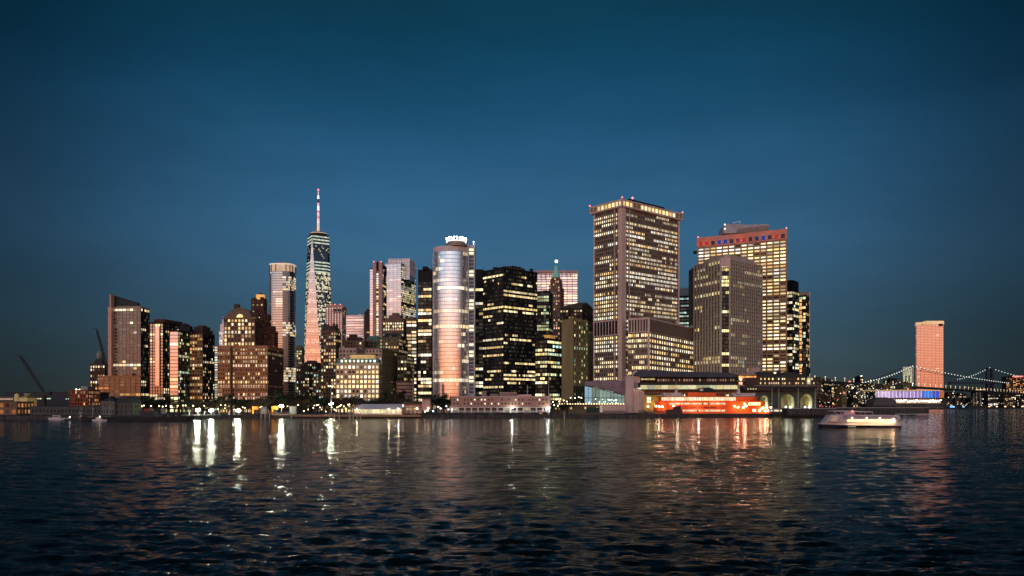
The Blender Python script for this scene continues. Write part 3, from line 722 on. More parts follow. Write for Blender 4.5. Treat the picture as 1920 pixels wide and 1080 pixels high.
# twin winged pale block with olive side
poly = corners((636, 716, 748), 838, 6); c = poly[1]
t = thing('winged_stone_block', 'pale stone block of two wings with a long olive side, behind the lit government house', 'building', (c.x, c.y, GZ))
L_, C_, R_, B_ = poly
sP = ST(fl=4.2, cw=3.6, pw=.5, bh=.42, wall=w_pink, lit=warm(.22, .7, pal=WHITE), d=.4)
sO = ST(fl=4.0, cw=4.2, pw=.62, bh=.5, wall=w_olive, lit=warm(.05, .8, run=.2, pal=YEL), d=.3)
wl = [L_, L_.lerp(C_, .40), L_.lerp(B_, 1).lerp(R_, .40), B_]
wr = [L_.lerp(C_, .62), C_, R_, B_.lerp(R_, .62)]
mid = [L_.lerp(C_, .40) + Vector((0, 8)), L_.lerp(C_, .62) + Vector((0, 8)), B_.lerp(R_, .62), B_.lerp(R_, .40)]
block(t, wl, GZ, Z(654, 838), [sP, None, None, sO], w_pink, name='left_wing_wall')
block(t, wr, GZ, Z(654, 838), [sP, sO, None, sO], w_limedk, name='right_wing_wall')
block(t, mid, GZ, Z(660, 838), [ST(fl=4.2, cw=3.8, pw=.45, bh=.4, wall=w_limedk, lit=warm(.6, .9)), None, None, None], w_limedk, name='middle_wall')
mb = MB()
for q in (wl, wr): mb = MB(); mb.prism(shrink(q, 1.03), Z(663, 838), Z(661.6, 838)); mb.build('cornice', w_cream, t)
# lit government house
poly = corners((630, 711, 716), 790, 2, 30); c = poly[1]
t = thing('lit_government_house', 'cream stone building with rows of bright windows and a green mansard, behind the white tent', 'building', (c.x, c.y, GZ))
block(t, poly, GZ, Z(683, 790), [ST(fl=4.9, cw=3.75, pw=.42, bh=.42, wall=M('floodlit_tone_sandstone', (.52, .36, .22), .8, scale=.3), lit=warm(.93, 1.35, full=.3, empty=0, run=.3, pal=WARM + WHITE)), ST(fl=4.9, cw=3.8, pw=.5, bh=.42, wall=w_limedk, lit=warm(.6, .8)), None, None], w_lime)  # brighter stone colour stands for floodlighting, no lamp lights this front
mb = MB(); mb.prism(shrink(poly, 1.025), Z(683, 790), Z(681.8, 790)); mb.build('cornice', w_cream, t); mb = MB(); mb.prism(shrink(poly, 1.02), Z(694, 790), Z(693, 790)); mb.build('string_course', w_cream, t)
zt = Z(681.5, 790); mb = MB(); mb.prism(shrink(poly, .99), zt, zt + 4.8, shrink(poly, .93)); mb.build('mansard_roof', w_green, t)
windows_plate(t, (637, 706, 674, 680), 787.2, 9, 1, WHITE, 1.1, .95, name='dormer_windows', gap=.5)
at = shrink(poly, .55, (3, 4)); mb = MB(); mb.prism(at, zt + 4.8, zt + 9); mb.build('attic_wall', M('amber_lit_attic', (.5, .38, .2), .7, emit=(1, .62, .2), es=.35, var=.4, scale=.3), t)
mb = MB(); mb.prism(shrink(at, 1.06), zt + 9, zt + 10); mb.build('attic_roof', w_limedk, t)
# round brown pavilion
v = XY(760, 775); t = thing('round_brown_block', 'low rounded brown building with curved terraces under the tall black slab', 'building', (v.x, v.y, GZ))
mb = MB()
for k in range(9):
    z0 = GZ + k * 3.4; R_ = 9.6 - k * .12; mb.prism([(v.x + R_ * math.cos(a), v.y + R_ * math.sin(a)) for a in [i * math.pi / 12 for i in range(24)]], z0, z0 + 2.2)
mb.build('terrace_bands', M('warm_brown_render', (.30, .19, .13), .85, scale=.3), t, 'stuff')
mb = MB(); mb.prism([(v.x + 8.2 * math.cos(a), v.y + 8.2 * math.sin(a)) for a in [i * math.pi / 12 for i in range(24)]], GZ, GZ + 31); mb.build('wall', w_dkbrown, t)

# ---- black slab left of the cylinder
sB = lambda p, **k: ST(fl=3.9, cw=k.pop('cw', 3.4), pw=.08, bh=.30, d=.35, wall=w_blk2, glass=g_dark, lit=warm(p, k.pop('b', 1.0), run=k.pop('run', .65), pal=k.pop('pal', WHITE + WARM), **k))
t, poly, zt = tower('black_slab', 'tall thin black slab touching the left side of the curved glass tower', (784, 809, 816), 905, 10, 506,
      sB(.22, grad=(.9, 1.4), full=.10), None, w_black, parapet=.5)
mb = MB(); mb.prism(shrink(poly, 1.015), zt - 14, zt + .6); mb.build('blank_crown', w_black, t)

# ---- curved mirror tower
D = 800; cy = 822; cx = XY(843.5, D).x; R_ = 35.5 / F * D
poly_n = 96
t = thing('curved_glass_tower', 'curved mirror glass tower glowing pink and orange with a ring of white lights on top', 'building', (cx, cy, GZ))
zt = Z(469, D); nf = 42; fh = (zt - GZ) / nf
pl = [Vector((cx + R_ * math.cos(2 * math.pi * k / poly_n), cy + R_ * math.sin(2 * math.pi * k / poly_n))) for k in range(poly_n)]
mb = MB(); mb.prism(pl, GZ, zt); mb.build('wall', w_black, t)
LG = litgrid(nf, 48, p=.10, full=.10, run=.85, pal=WARM + WHITE, b=.55, empty=.25, seed=21)
LG2 = litgrid(nf, 48, p=.20, full=.12, run=.8, pal=WARM, b=.6, seed=22)
mb = MB()
for k in range(poly_n):
    a, b = pl[k], pl[(k + 1) % poly_n]; c2 = Vector((cx, cy)); a2 = c2 + (a - c2) * 1.006; b2 = c2 + (b - c2) * 1.006
    for f in range(nf):
        if f in (37, 38, 39) and 70 < k < 86 and False: continue
        col = (LG2 if f < 6 else LG)[f][k % 48] if 40 < k < 96 or k < 4 else (0, 0, 0)
        mb.face([(a2.x, a2.y, GZ + f * fh + .25), (b2.x, b2.y, GZ + f * fh + .25), (b2.x, b2.y, GZ + (f + 1) * fh - .25), (a2.x, a2.y, GZ + (f + 1) * fh - .25)], col)
mb.has = True; mb.build('mirror_panes', g_mirb, t, 'stuff')
mb = MB(); c2 = Vector((cx, cy))
ringp = [c2 + (p - c2) * 1.011 for p in pl]; mbb = MB(); mbb.prism(ringp, -.15, .15)
me = mbb.mesh('floor_band', M('blue_grey_mullion', (.34, .36, .40), .4, metal=.5), (0, 0, 0))
for v_ in me.vertices: v_.co.x -= cx; v_.co.y -= cy
for f in range(1, nf): inst('floor_band', me, (cx, cy, GZ + f * fh), t)
mb = MB()
for k in range(0, poly_n):
    p = c2 + (pl[k] - c2) * 1.010; mb.bar((p.x, p.y, GZ), (p.x, p.y, zt), .11)
mb.build('mullions', M('blue_grey_mullion'), t, 'stuff')
mb = MB(); mb.prism(ringp, zt, Z(459, D)); mb.build('parapet_wall', M('pale_pink_parapet', (.62, .52, .50), .6, scale=.2), t)
rx = XY(854, D).x
mb = MB(); q = ring(rx, 812, 21 / F * D, 36); mb.prism(q, Z(459, D), Z(455, D)); q2 = ring(rx, 812, 17 / F * D, 36); mb.prism(q2, Z(455, D), Z(450, D)); mb.build('roof_drum', M('brown_metal_drum', (.26, .20, .18), .5, metal=.3), t)
mb = MB(); mb.prism(ring(rx, 812, 19.5 / F * D, 36), Z(450, D), Z(448.3, D)); mb.build('crown_rim', LAMP('crown_rim_light', (1, .92, .85), 1.2), t)
for k in range(22):
    a = 2 * math.pi * k / 22; R2 = 18.5 / F * D; x, y = rx + R2 * math.cos(a), 812 + R2 * math.sin(a)
    g = MB(); hz = 1.2 + 1.2 * abs(math.sin(k * 1.9)); g.bar((x, y, Z(448.3, D)), (x, y, Z(448.3, D) + hz), .3); g.ball((x, y, Z(448.3, D) + hz + .6), .8, 8, 5); g.build('crown_lamp', LAMP('crown_lamp_light', (1, .95, .9), 9), t)
# flat rear slab with ladder-like openings
sl = corners((873, 889.5, 891), 815, 3, 24); zs = Z(459, 815)
mb = MB(); mb.prism([XY(866, 817), XY(889.8, 815), XY(889.8, 815) + Vector((0, 22)), XY(866, 817) + Vector((0, 22))], GZ, zs); mb.build('rear_slab_wall', M('blue_grey_panel', (.30, .34, .38), .5, metal=.2, scale=.2), t)
mb = MB(); mf = MB(); r = random.Random(5)
for f in range(40):
    y = 466 + f * 6.85; k = r.random(); on = (.9, .75, .45) if (f % 7 < 2 and k < .8) or k < .12 else (.01, .012, .02)
    mb.plate([(879.6, y + 4), (888, y + 4), (888, y), (879.6, y)], 814.6, .1, on)
mb.build('balcony_openings', g_dark, t, 'stuff')
for f in range(0, 40, 1):
    pass
mb = MB(); mb.plate([(878, 740), (878, 458), (879, 458), (879, 740)], 814, 1); mb.plate([(888.7, 740), (888.7, 458), (889.8, 458), (889.8, 740)], 814, 1); mb.build('corner_posts', m_white, t)
mb = MB(); v = XY(888, 815); mb.bar((v.x, v.y, zs), (v.x, v.y, zs + 2.5), .3); mb.ball((v.x, v.y, zs + 3), .7); mb.build('corner_lamp', LAMP('white_small_lamp', (.9, .95, 1), 4), t)

# ---- black towers to the right of it
t, poly, zt = tower('black_gap_tower', 'black tower with lit bands in the gap right of the curved glass tower', (890, 906, 910), 905, 3, 507, sB(.30, b=1.0, full=.14, cw=4, pal=YEL + WHITE), None, w_black)
mb = MB(); mb.prism(shrink(poly, 1.02), zt - 16, zt + .5); mb.build('blank_crown', w_black, t)
D = 800
poly = corners((906, 944, 1007), D, 48, 40); c = poly[1]
t = thing('black_office_tower', 'broad black office tower with broken yellow window bands and a rooftop box', 'building', (c.x, c.y, GZ))
zt = Z(503, D); st = dict(full=.11, run=.72, pal=WARM + YEL, empty=.3)
sX = ST(fl=4.0, cw=1.7, pw=.14, bh=.5, d=.4, wall=w_blk2, glass=g_dark, lit=warm(.15, 1.1, **st), parts=False)
sY = ST(fl=4.0, cw=1.7, pw=.14, bh=.5, d=.4, wall=w_blk2, glass=g_dark, lit=warm(.18, 1.1, **st))
block(t, poly, GZ, zt, [sY, sX, sX, sY], w_black, parapet=1.0)
mb = MB(); mb.prism(shrink(poly, .55), zt, zt + 4.5); mb.prism(shrink(poly, .28, (4, 0)), zt + 4.5, zt + 6); mb.build('penthouse', w_blk2, t)
mb = MB()
for i in range(9):
    q = shrink(poly, .56); p_ = q[1].lerp(q[2], i / 8); mb.bar((p_.x, p_.y, zt), (p_.x, p_.y, zt + 4.6), .25)
mb.build('penthouse_posts', w_grey, t, 'stuff')
t, poly, zt = tower('green_lit_tower', 'black tower with thin greenish window bands right behind the broad black office tower', (1005, 1029, 1036), 960, 14, 547, sB(.35, b=.6, pal=GRN, run=.8, full=.2), sB(.2, b=.5, pal=GRN), w_black)
t, poly, zt = tower('yellow_lit_tower', 'shorter black tower with yellow windows and an amber lit rooftop box', (1004, 1026, 1068), 770, 36, 636,
      ST(fl=4, cw=3, pw=.08, bh=.42, d=.4, wall=w_blk2, lit=warm(.42, 1.0, pal=YEL, run=.7, full=.12)), ST(fl=4, cw=3.2, pw=.08, bh=.42, d=.4, wall=w_blk2, lit=warm(.5, 1.15, pal=YEL + GRN, run=.7, full=.15)), w_black)
mb = MB(); q = corners((1019, 1032, 1048), 785, 20, 12); mb.prism(q, zt, zt + 5.5); mb.build('amber_penthouse', M('amber_lit_cladding', (.5, .3, .12), .6, emit=(1, .5, .08), es=.28, var=.3, scale=.4), t)

# ---- pink twin block far behind and the green spire
t, poly, zt = tower('pink_grid_block', 'wide pink gridded office block far behind the green spire', (1005, 1083, 1089.5), 1400, 3, 509,
      ST(fl=4.4, cw=9, pw=.10, bh=.30, d=.8, wall=w_pink, glass=g_wtc, lit=warm(.25, .55, full=.12, pal=PINK + WARM)), ST(fl=4.4, cw=9, pw=.2, bh=.3, wall=w_grey, glass=g_mirb, lit=None), w_pink)
mb = MB()
for x in (1006, 1014, 1022, 1030, 1053, 1061, 1069, 1077, 1083): mb.plate([(x, 520), (x, 508), (x + 1, 508), (x + 1, 520)], 1396.5, 1)
mb.plate([(1005, 511), (1005, 507), (1083.5, 507), (1083.5, 511)], 1397, 2); mb.build('crown_grid', w_pink, t)
D = 1120
poly = corners((1029, 1050, 1057), D, 12); c = poly[1]
t = thing('green_spire_tower', 'slim brown stepped tower topped by a pale green pyramid with a white light', 'building', (c.x, c.y, GZ))
sp = ST(fl=3.8, cw=3.2, pw=.5, bh=.42, wall=w_brown, lit=warm(.35, .6, pal=PINK, run=.2)); zt = Z(536, D)
block(t, poly, GZ, zt, [sp, sp, None, None], w_brown)
q = shrink(poly, .8); block(t, q, zt, Z(524, D), [sp, sp, None, None], w_brown, name='upper_wall', parapet=.4)
q = shrink(poly, .68); block(t, q, Z(524, D), Z(519, D), [sp, sp, None, None], w_brown, name='top_wall', parapet=.4)
mb = MB(); q = shrink(poly, .62); mb.prism(q, Z(519, D), Z(493, D), shrink(poly, .14)); mb.build('spire_roof', M('self_lit_green_copper', (.20, .42, .34), .6, emit=(.35, .8, .6), es=.10), t)  # faint glow put into the copper in place of floodlights
mb = MB(); x_, y_ = (sum((p for p in poly), Vector((0, 0))) / 4); mb.bar((x_, y_, Z(493, D)), (x_, y_, Z(487, D)), .9, .5); mb.build('finial', w_green, t)
mb = MB(); mb.ball((x_, y_, Z(485.5, D)), 2.2, 10, 6); mb.build('spire_lamp', LAMP('spire_white_light', (.92, 1, .96), 3.5), t)

# ---- brown rounded building, olive slabs
t, poly, zt = tower('domed_brown_block', 'dark brown block with a sloping rounded roof right of the green spire', (1050, 1092, 1116), 960, 14, 579,
      ST(fl=4, cw=3.4, pw=.4, bh=.45, wall=w_dkbrown, lit=warm(.12, .7)), ST(fl=4, cw=3.4, pw=.3, bh=.4, wall=w_dkbrown, lit=warm(.5, .9, pal=YEL)), w_dkbrown)
mb = MB(); mb.prism(poly, zt, zt + 5, shrink(poly, .85)); mb.prism(shrink(poly, .85), zt + 5, zt + 9, shrink(poly, .62, (6, 0))); mb.prism(shrink(poly, .62, (6, 0)), zt + 9, zt + 12, shrink(poly, .4, (8, 0))); mb.build('rounded_roof', w_brown, t)
t, poly, zt = tower('olive_slab', 'olive stone slab with a blank left wall and columns of small yellow windows', (1053, 1075, 1102), 770, 42, 600,
      None, ST(fl=4, cw=4.2, pw=.6, bh=.4, d=.6, wall=w_olive, lit=warm(.35, .8, pal=YEL + GRN, run=.1)), M('olive_blank_wall', (.22, .18, .09), .9, scale=.15, streak=True))
mb = MB(); mb.prism(shrink(poly, .5), zt, zt + 3); mb.build('penthouse', w_olive, t)
facade(t, poly[1], poly[2], GZ + 1, GZ + 26, ST(fl=24, cw=4.2, pw=.35, bh=.05, d=1.4, wall=w_black, lit=None if False else warm(.0, .1)))
t, poly, zt = tower('narrow_tan_slab', 'narrow blank tan slab tucked against the left edge of the tallest office slab', (1099, 1112, 1116), 830, 4, 625,
      ST(fl=4, cw=4.5, pw=.75, bh=.3, wall=w_olive, lit=warm(.1, .6)), None, M('tan_blank_wall', (.34, .25, .13), .9, scale=.15, streak=True))
mb = MB(); mb.prism(shrink(poly, .5), zt, zt + 3); mb.build('penthouse', w_olive, t)

# ---- the big gridded slab with the flaring crown
D = 762
poly = corners((1114, 1166, 1272), D, 50); c = poly[1]; zt = Z(388, D)
t = thing('flared_top_tower', 'tallest right hand office slab, brown vertical piers with a projecting lit crown', 'building', (c.x, c.y, GZ))
sN = lambda p, g=(1, 1), nc=None: ST(nf=50, cw=2.35, pw=.36, bh=.42, d=.7, wall=w_npz, glass=g_dark, lit=dict(p=p, b=1.25, full=.40, run=.75, pal=WARM + WHITE + WHITE, empty=.12, grad=g), parts=True, nc=nc)
block(t, poly, GZ, zt, [sN(.50, (.75, 1.15), 14), sN(.56, (.65, 1.2), 39), None, None], w_black, roof=w_npzc)
L_, C_, R_, B_ = poly
n1 = (L_ - C_).normalized(); n2 = (R_ - C_).normalized()
colp = [C_ - n1 * 1.6 - n2 * 1.6 + n1 * 0, C_ + n2 * 2.6 - n1 * 1.6, C_ + n1 * 2.8 + n2 * 2.6, C_ + n1 * 2.8 - n2 * 1.6]
colp = [C_ + n1 * 3.4 - n2 * 1.4, C_ - n1 * 1.4 - n2 * 1.4, C_ - n1 * 1.4 + n2 * 4.4, C_ + n1 * 3.4 + n2 * 4.4]
mb = MB(); mb.prism(colp, GZ, zt + 3); mb.build('corner_column', w_npzc, t)
for q in (L_, R_):
    mb = MB(); mb.prism([(q.x - .9, q.y - .9), (q.x + .9, q.y - .9), (q.x + .9, q.y + .9), (q.x - .9, q.y + .9)], GZ, zt); mb.build('corner_trim', w_npzc, t)
for s_, n_ in ((8.5, n1), (9.5, n2)):
    q = C_ + n_ * s_; o_ = (n2 if n_ is n1 else n1) * -1.1; mb = MB(); mb.bar((q.x + o_.x, q.y + o_.y, GZ), (q.x + o_.x, q.y + o_.y, zt), .45); mb.build('maintenance_rail', w_npzc, t)
crown = [L_ + n1 * 3 - n2 * 3, C_ - n1 * 3 - n2 * 3, R_ + n2 * 3 - n1 * 3, B_ + n1 * 3 + n2 * 3]
zc0, zc1 = zt - .5, Z(374.5, D)
mb = MB(); mb.prism(poly, zc0 - .5, zc0, crown); mb.prism(crown, zc0, zc0 + 1.5); mb.prism(shrink(crown, .93), zc0 + 1.5, zc1 - 1.6); mb.prism(crown, zc1 - 1.6, zc1); mb.build('crown_frame', w_npzc, t)
for (a, b, nb) in ((crown[0], crown[1], 9), (crown[1], crown[2], 17)):
    L = (b - a).length; d_ = (b - a) / L; nn = Vector((d_.y, -d_.x)); r = random.Random(4)
    me = None
    for i in range(nb + 1):
        p = a.lerp(b, i / nb) - nn * .4; m2 = MB()
        if me is None:
            q = [d_ * -.5 - nn * .9, d_ * .5 - nn * .9, d_ * .5, d_ * -.5]; q = [q[3], q[2], q[1], q[0]]
            q = [d_ * -.5 + nn * .3, d_ * .5 + nn * .3, d_ * .5 - nn * 1, d_ * -.5 - nn * 1]
            m2.hexa([(v.x, v.y, 0) for v in q], [(v.x, v.y, zc1 - zc0 - 3.1) for v in q]); me = m2.mesh('crown_post', w_npzc)
        inst('crown_post', me, (p.x, p.y, zc0 + 1.5), t)
    for i in range(nb):
        k = .95 * r.uniform(.5, 1.3) if (i not in ((0, 1) if nb == 9 else (3, 4, 15, 16))) else .05
        p = a.lerp(b, (i + .12) / nb) - nn * .9; q = a.lerp(b, (i + .88) / nb) - nn * .9; m2 = MB(); col = r.choice(YEL)
        m2.face([(p.x, p.y, zc0 + 1.7), (q.x, q.y, zc0 + 1.7), (q.x, q.y, zc1 - 1.7), (p.x, p.y, zc1 - 1.7)], (col[0] * k, col[1] * k * .95, col[2] * k)); m2.build('crown_window', g_dark, t)
mb = MB(); q = shrink(poly, .62, (2, 2)); mb.prism(q, zc1, zc1 + 5.5); mb.build('roof_plant', w_black, t)
mb = MB()
for q in (crown[1], crown[2], crown[0]): mb.ball((q.x, q.y, zc1 + 1.2), .75)
q = shrink(poly, .62, (2, 2))[1]; mb.ball((q.x + 3, q.y + 1, zc1 + 6.5), 1.1); mb.build('roof_lights', LAMP('small_red_lamp', None, 0), t, 'stuff')
SAVE = (L_, C_)
# lower annex
ax = corners((1178, 1216, 1311), 742, 32, 40); za = Z(622, 742); zb_ = Z(597, 742); c = ax[1]
t = thing('office_annex', 'lower annex of the flared top tower, dark louvred storey over rows of lit windows', 'building', (c.x, c.y, GZ))
block(t, ax, GZ, za, [ST(nf=15, cw=2.6, pw=.34, bh=.45, d=.7, wall=w_npz, lit=dict(p=.8, b=1.2, full=.5, run=.7, pal=WARM + WHITE, empty=.04), parts=True, nc=11),
                      ST(nf=15, cw=2.6, pw=.34, bh=.45, d=.7, wall=w_npz, lit=dict(p=.78, b=1.15, full=.5, run=.75, pal=WARM + WHITE, empty=.04), parts=True, nc=23), None, None], w_black, name='lower_wall', roof=w_npzc, parapet=.3)
block(t, shrink(ax, .985), za + .3, zb_, [ST(fl=30, cw=2.9, pw=.34, bh=.04, d=.9, wall=w_npzc, lit=warm(.0, .1), parts=True), ST(fl=30, cw=2.9, pw=.22, bh=.04, d=.9, wall=w_npz, lit=warm(.0, .1), parts=True), None, None], w_black, name='louvre_wall', roof=w_npzc)
q = ax[1]; mb = MB(); mb.prism([(q.x - 1, q.y - 1.3), (q.x + 1, q.y - 1.3), (q.x + 1, q.y + .7), (q.x - 1, q.y + .7)], GZ, zb_); mb.build('corner_column', w_npzc, t)
# the same dark louvre storey wraps the tower's left face
tw = bpy.data.objects['flared_top_tower']; a_, b_ = SAVE; D = 762; L = (b_ - a_).length; d_ = (b_ - a_) / L; nn = Vector((d_.y, -d_.x)); z0_, z1_ = Z(626, D), Z(600, D)
def fslab(s0, s1, d0, d1, za, zb, mat, name):
    mb = MB(); q = [a_ + d_ * s0 + nn * d1, a_ + d_ * s1 + nn * d1, a_ + d_ * s1 + nn * d0, a_ + d_ * s0 + nn * d0]; mb.hexa([(v.x, v.y, za) for v in q], [(v.x, v.y, zb) for v in q]); return mb.build(name, mat, tw)
lv = fslab(.6, L - 4, .3, .80, z0_, z1_, w_black, 'louvre_band')
for i in range(9):
    s_ = .8 + (L - 5.2) * i / 8; fslab(s_ - .45, s_ + .45, .8, 1.15, z0_, z1_, w_npzc, 'louvre_pier')
for z_ in (z0_ - .9, z1_): fslab(.5, L - 3.8, .3, 1.25, z_, z_ + .9, w_npzc, 'louvre_rail')
# ---- teal lit block in the gap
t, poly, zt = tower('teal_lit_block', 'teal lit glass block in the gap between the two big right hand slabs', (1266, 1298, 1312), 930, 12, 556,
      ST(fl=4, cw=3, pw=.1, bh=.5, wall=w_blk2, glass=g_grn, lit=warm(.6, .45, pal=[(.45, .85, .75), (.7, .95, .8)], full=.3, run=.8)), ST(wall=w_blk2, lit=warm(.2, .5)), w_black)
mb = MB(); q = shrink(poly, .9); mb.prism(q, zt, zt + 11, shrink(poly, .8)); mb.build('slanted_penthouse', M('grey_metal_roof', (.22, .21, .21), .5, metal=.3), t)

# ---- the salmon topped slab
D = 900
poly = corners((1309, 1474.5, 1479), D, -22, 44); zt = Z(444, D)
poly = [XY(1309, 915), XY(1474.5, 868), XY(1474.5, 868) + Vector((17, 50)), XY(1309, 915) + Vector((17, 50))]
c = poly[1]; D2 = 868; zt = Z(449, D2)
t = thing('salmon_crown_slab', 'wide tan office slab with a salmon crown pierced by red and blue lit openings', 'building', (c.x, c.y, GZ))
block(t, poly, GZ, zt, [ST(nf=50, nc=14, pw=.22, bh=.54, d=.9, wall=w_wat, glass=g_dark, lit=dict(p=.78, b=1.15, full=.4, run=.45, pal=YEL + WARM + WHITE, empty=.08), parts=True),
                        ST(nf=50, cw=6, pw=.5, bh=.46, d=.5, wall=w_wat, lit=warm(.2, .8)), None, None], w_dkbrown, parapet=.1)
L_, C_ = poly[0], poly[1]; d_ = (C_ - L_).normalized(); nn = Vector((d_.y, -d_.x)); zc = Z(430, D2)
mb = MB(); q = [L_ + nn * 1.2 - d_, C_ + nn * 1.2 + d_, poly[2] + d_, poly[3] - d_]
inner = [L_ - d_, C_ + d_, poly[2] + d_, poly[3] - d_]; mb.prism(inner, zt, zc)
mb.build('crown_core', w_dkbrown, t)
mb = MB(); mb.prism(q, zt - .2, zt + 1.6); mb.prism(q, zt + 6.2, zc + .4)
mb.build('crown_wall', w_coral, t)
Lw = (C_ - L_).length; me = None
for i in range(15):
    p = L_ + d_ * (Lw * i / 14); m2 = MB()
    if me is None:
        q4 = [d_ * -1.4 + nn * 1.2, d_ * 1.4 + nn * 1.2, d_ * 1.4 - nn * .2, d_ * -1.4 - nn * .2]
        m2.hexa([(v.x, v.y, 0) for v in q4], [(v.x, v.y, 4.6) for v in q4]); me = m2.mesh('crown_pier', w_coral)
    inst('crown_pier', me, (p.x, p.y, zt + 1.6), t)
cc = ['r', 'r', 'd', 'b', 'b', 'd', 'p', 'r', 'd', 'n', 'b', 'd', 'r', 'd']
cm = dict(r=(.20, .012, .008), d=(.012, .005, .012), b=(.004, .02, .16), p=(.08, .01, .03), n=(.004, .008, .04))
for i, k in enumerate(cc):
    a = L_ + d_ * (Lw * (i + .17) / 14) + nn * .1; b = L_ + d_ * (Lw * (i + .83) / 14) + nn * .1; m2 = MB()
    m2.face([(a.x, a.y, zt + 1.6), (b.x, b.y, zt + 1.6), (b.x, b.y, zt + 6.2), (a.x, a.y, zt + 6.2)], cm[k]); m2.build('crown_opening', g_dark, t)
    if k in 'rbp':
        l = bpy.data.lights.new('crown_spot', 'SPOT'); l.energy = 650; l.color = (1, .12, .06) if k != 'b' else (.15, .25, 1); l.spot_size = math.radians(110); l.shadow_soft_size = .4
        lo = bpy.data.objects.new('crown_spot', l); COL.objects.link(lo); lo.parent = t
        w_ = (a + b) / 2 + nn * 4; lo.location = Vector((w_.x, w_.y, zt + 1)) - origin(t)
        lo.rotation_euler = (Vector((w_.x, w_.y, zt + 1)) - Vector((w_.x - nn.x * 4, w_.y - nn.y * 4, zt + 9))).to_track_quat('Z', 'Y').to_euler()
m2 = MB(); m2.plate([(1357, 438), (1357, 426), (1362, 420), (1380, 420), (1400, 421), (1440, 420), (1442, 422), (1442, 434)], 915, 22); m2.build('roof_plant', M('lilac_grey_cladding', (.36, .33, .34), .6, metal=.2, scale=.2), t)
m2 = MB(); m2.plate([(1384, 437), (1386, 428), (1441, 423), (1441, 434)], 912, 2.5); m2.build('plant_screen', M('brown_louvre', (.24, .19, .16), .7, scale=.3), t)
m2 = MB(); v0 = P(1374, 418, 925); v1 = P(1389, 415, 925); m2.bar(v0, v1, .45); m2.bar(P(1376, 420, 925), P(1376, 417, 925), .3); m2.bar(P(1387, 420, 925), P(1387, 415, 925), .3); m2.build('roof_crane', m_white, t)
m2 = MB()
for x, y in ((1359, 421), (1359, 429)): m2.ball(P(x, y, 913), .9)
m2.build('roof_lights', LAMP('plant_lamp', (1, .95, .8), 2), t, 'stuff')
m2 = MB()
for q in (L_, C_): m2.ball((q.x, q.y, zc + 1.5), .8)
m2.build('corner_lights', LAMP('small_red_lamp', None, 0), t, 'stuff')

# ---- finned concrete tower in front
D = 800
lf = [XY(1303, 838), XY(1352, 800)]; rt = [XY(1368, 800), XY(1427, 838)]
poly = [lf[0], lf[1], rt[0], rt[1], rt[1] + Vector((6, 40)), lf[0] + Vector((9, 40))]
c = poly[1]; zt = Z(487, D)
t = thing('finned_tower', 'grey tower of narrow concrete fins with a dark corner recess, before the salmon slab', 'building', (c.x, c.y, GZ))
sF = lambda n, g: ST(nf=40, nc=n, pw=.38, bh=.12, d=1.6, wall=w_fin, wallb=w_blk2, glass=g_dark, lit=dict(p=.17, b=.8, full=.08, run=.75, pal=WHITE + YEL, empty=.12, grad=g), pd=1.5, parts=True)
block(t, poly, GZ, zt, [sF(9, (.3, 1.6)), ST(nf=40, nc=4, pw=.1, bh=.3, d=.3, wall=w_blk2, lit=dict(p=.30, b=1.1, full=.28, run=.9, pal=YEL, grad=(.1, 1.7))), sF(14, (.3, 1.3)), None, None, sF(8, (.3, 1))], w_black, roof=w_fin)
m2 = MB(); m2.prism([lf[1] + Vector((-1, -1.2)), lf[1] + Vector((1.5, -1.2)), rt[0] + Vector((-1, -1.2)), rt[0] + Vector((1, -1.2)), rt[0] + Vector((1, 3)), lf[1] + Vector((-1, 3))], zt - 7, zt + 1.6); m2.build('corner_cap', w_npzc, t)
q = shrink(poly, .74, (2, 2)); m2 = MB(); m2.prism(q, zt, zt + 7); m2.prism(q, zt + 7, zt + 10, shrink(q, .6)); m2.build('vaulted_roof', M('pale_roof_shell', (.45, .37, .31), .7, scale=.2), t)
m2 = MB(); m2.prism([XY(1299, 845), XY(1304, 842), XY(1304, 842) + Vector((0, 20)), XY(1299, 845) + Vector((0, 20))], GZ, Z(502, 845)); m2.build('side_core', w_black, t)

# ---- dark pair right of it
t, poly, zt = tower('dark_band_tower', 'dark glass tower with yellow window bands right of the salmon crown slab', (1473, 1486, 1498), 960, 40, 545,
      sB(.5, b=.8, full=.2), sB(.40, b=.9, cw=4, pal=YEL + WHITE, full=.22, run=.8), w_black)
mb = MB(); mb.prism(shrink(poly, .95), zt, zt + 13); mb.build('blank_crown', w_black, t)
t, poly, zt = tower('edge_glass_tower', 'rightmost skyscraper, dark glass with a bright right edge and orange windows near its foot', (1495, 1511, 1518.5), 990, 34, 555,
      ST(fl=4, cw=3.4, pw=.2, bh=.3, wall=w_blk2, lit=warm(.3, .85, pal=GRN + YEL, run=.6)), ST(fl=4, cw=3.4, pw=.1, bh=.2, wall=w_blk2, glass=g_mirb, lit=None), w_black)
mb = MB(); mb.plate([(1497, 556), (1497, 549), (1517, 547), (1517, 556)], 994, 3); mb.build('roof_frame', w_tan, t)
mb = MB(); mb.plate([(1517.8, 690), (1517.8, 548), (1518.8, 548), (1518.8, 690)], 990, .6); mb.build('edge_fin', M('pale_pink_trim', (.75, .6, .58), .4), t)
windows_plate(t, (1499, 1503.5, 560, 706), 985, 1, 20, ORA, .75, .85, name='stair_windows', gap=.1)

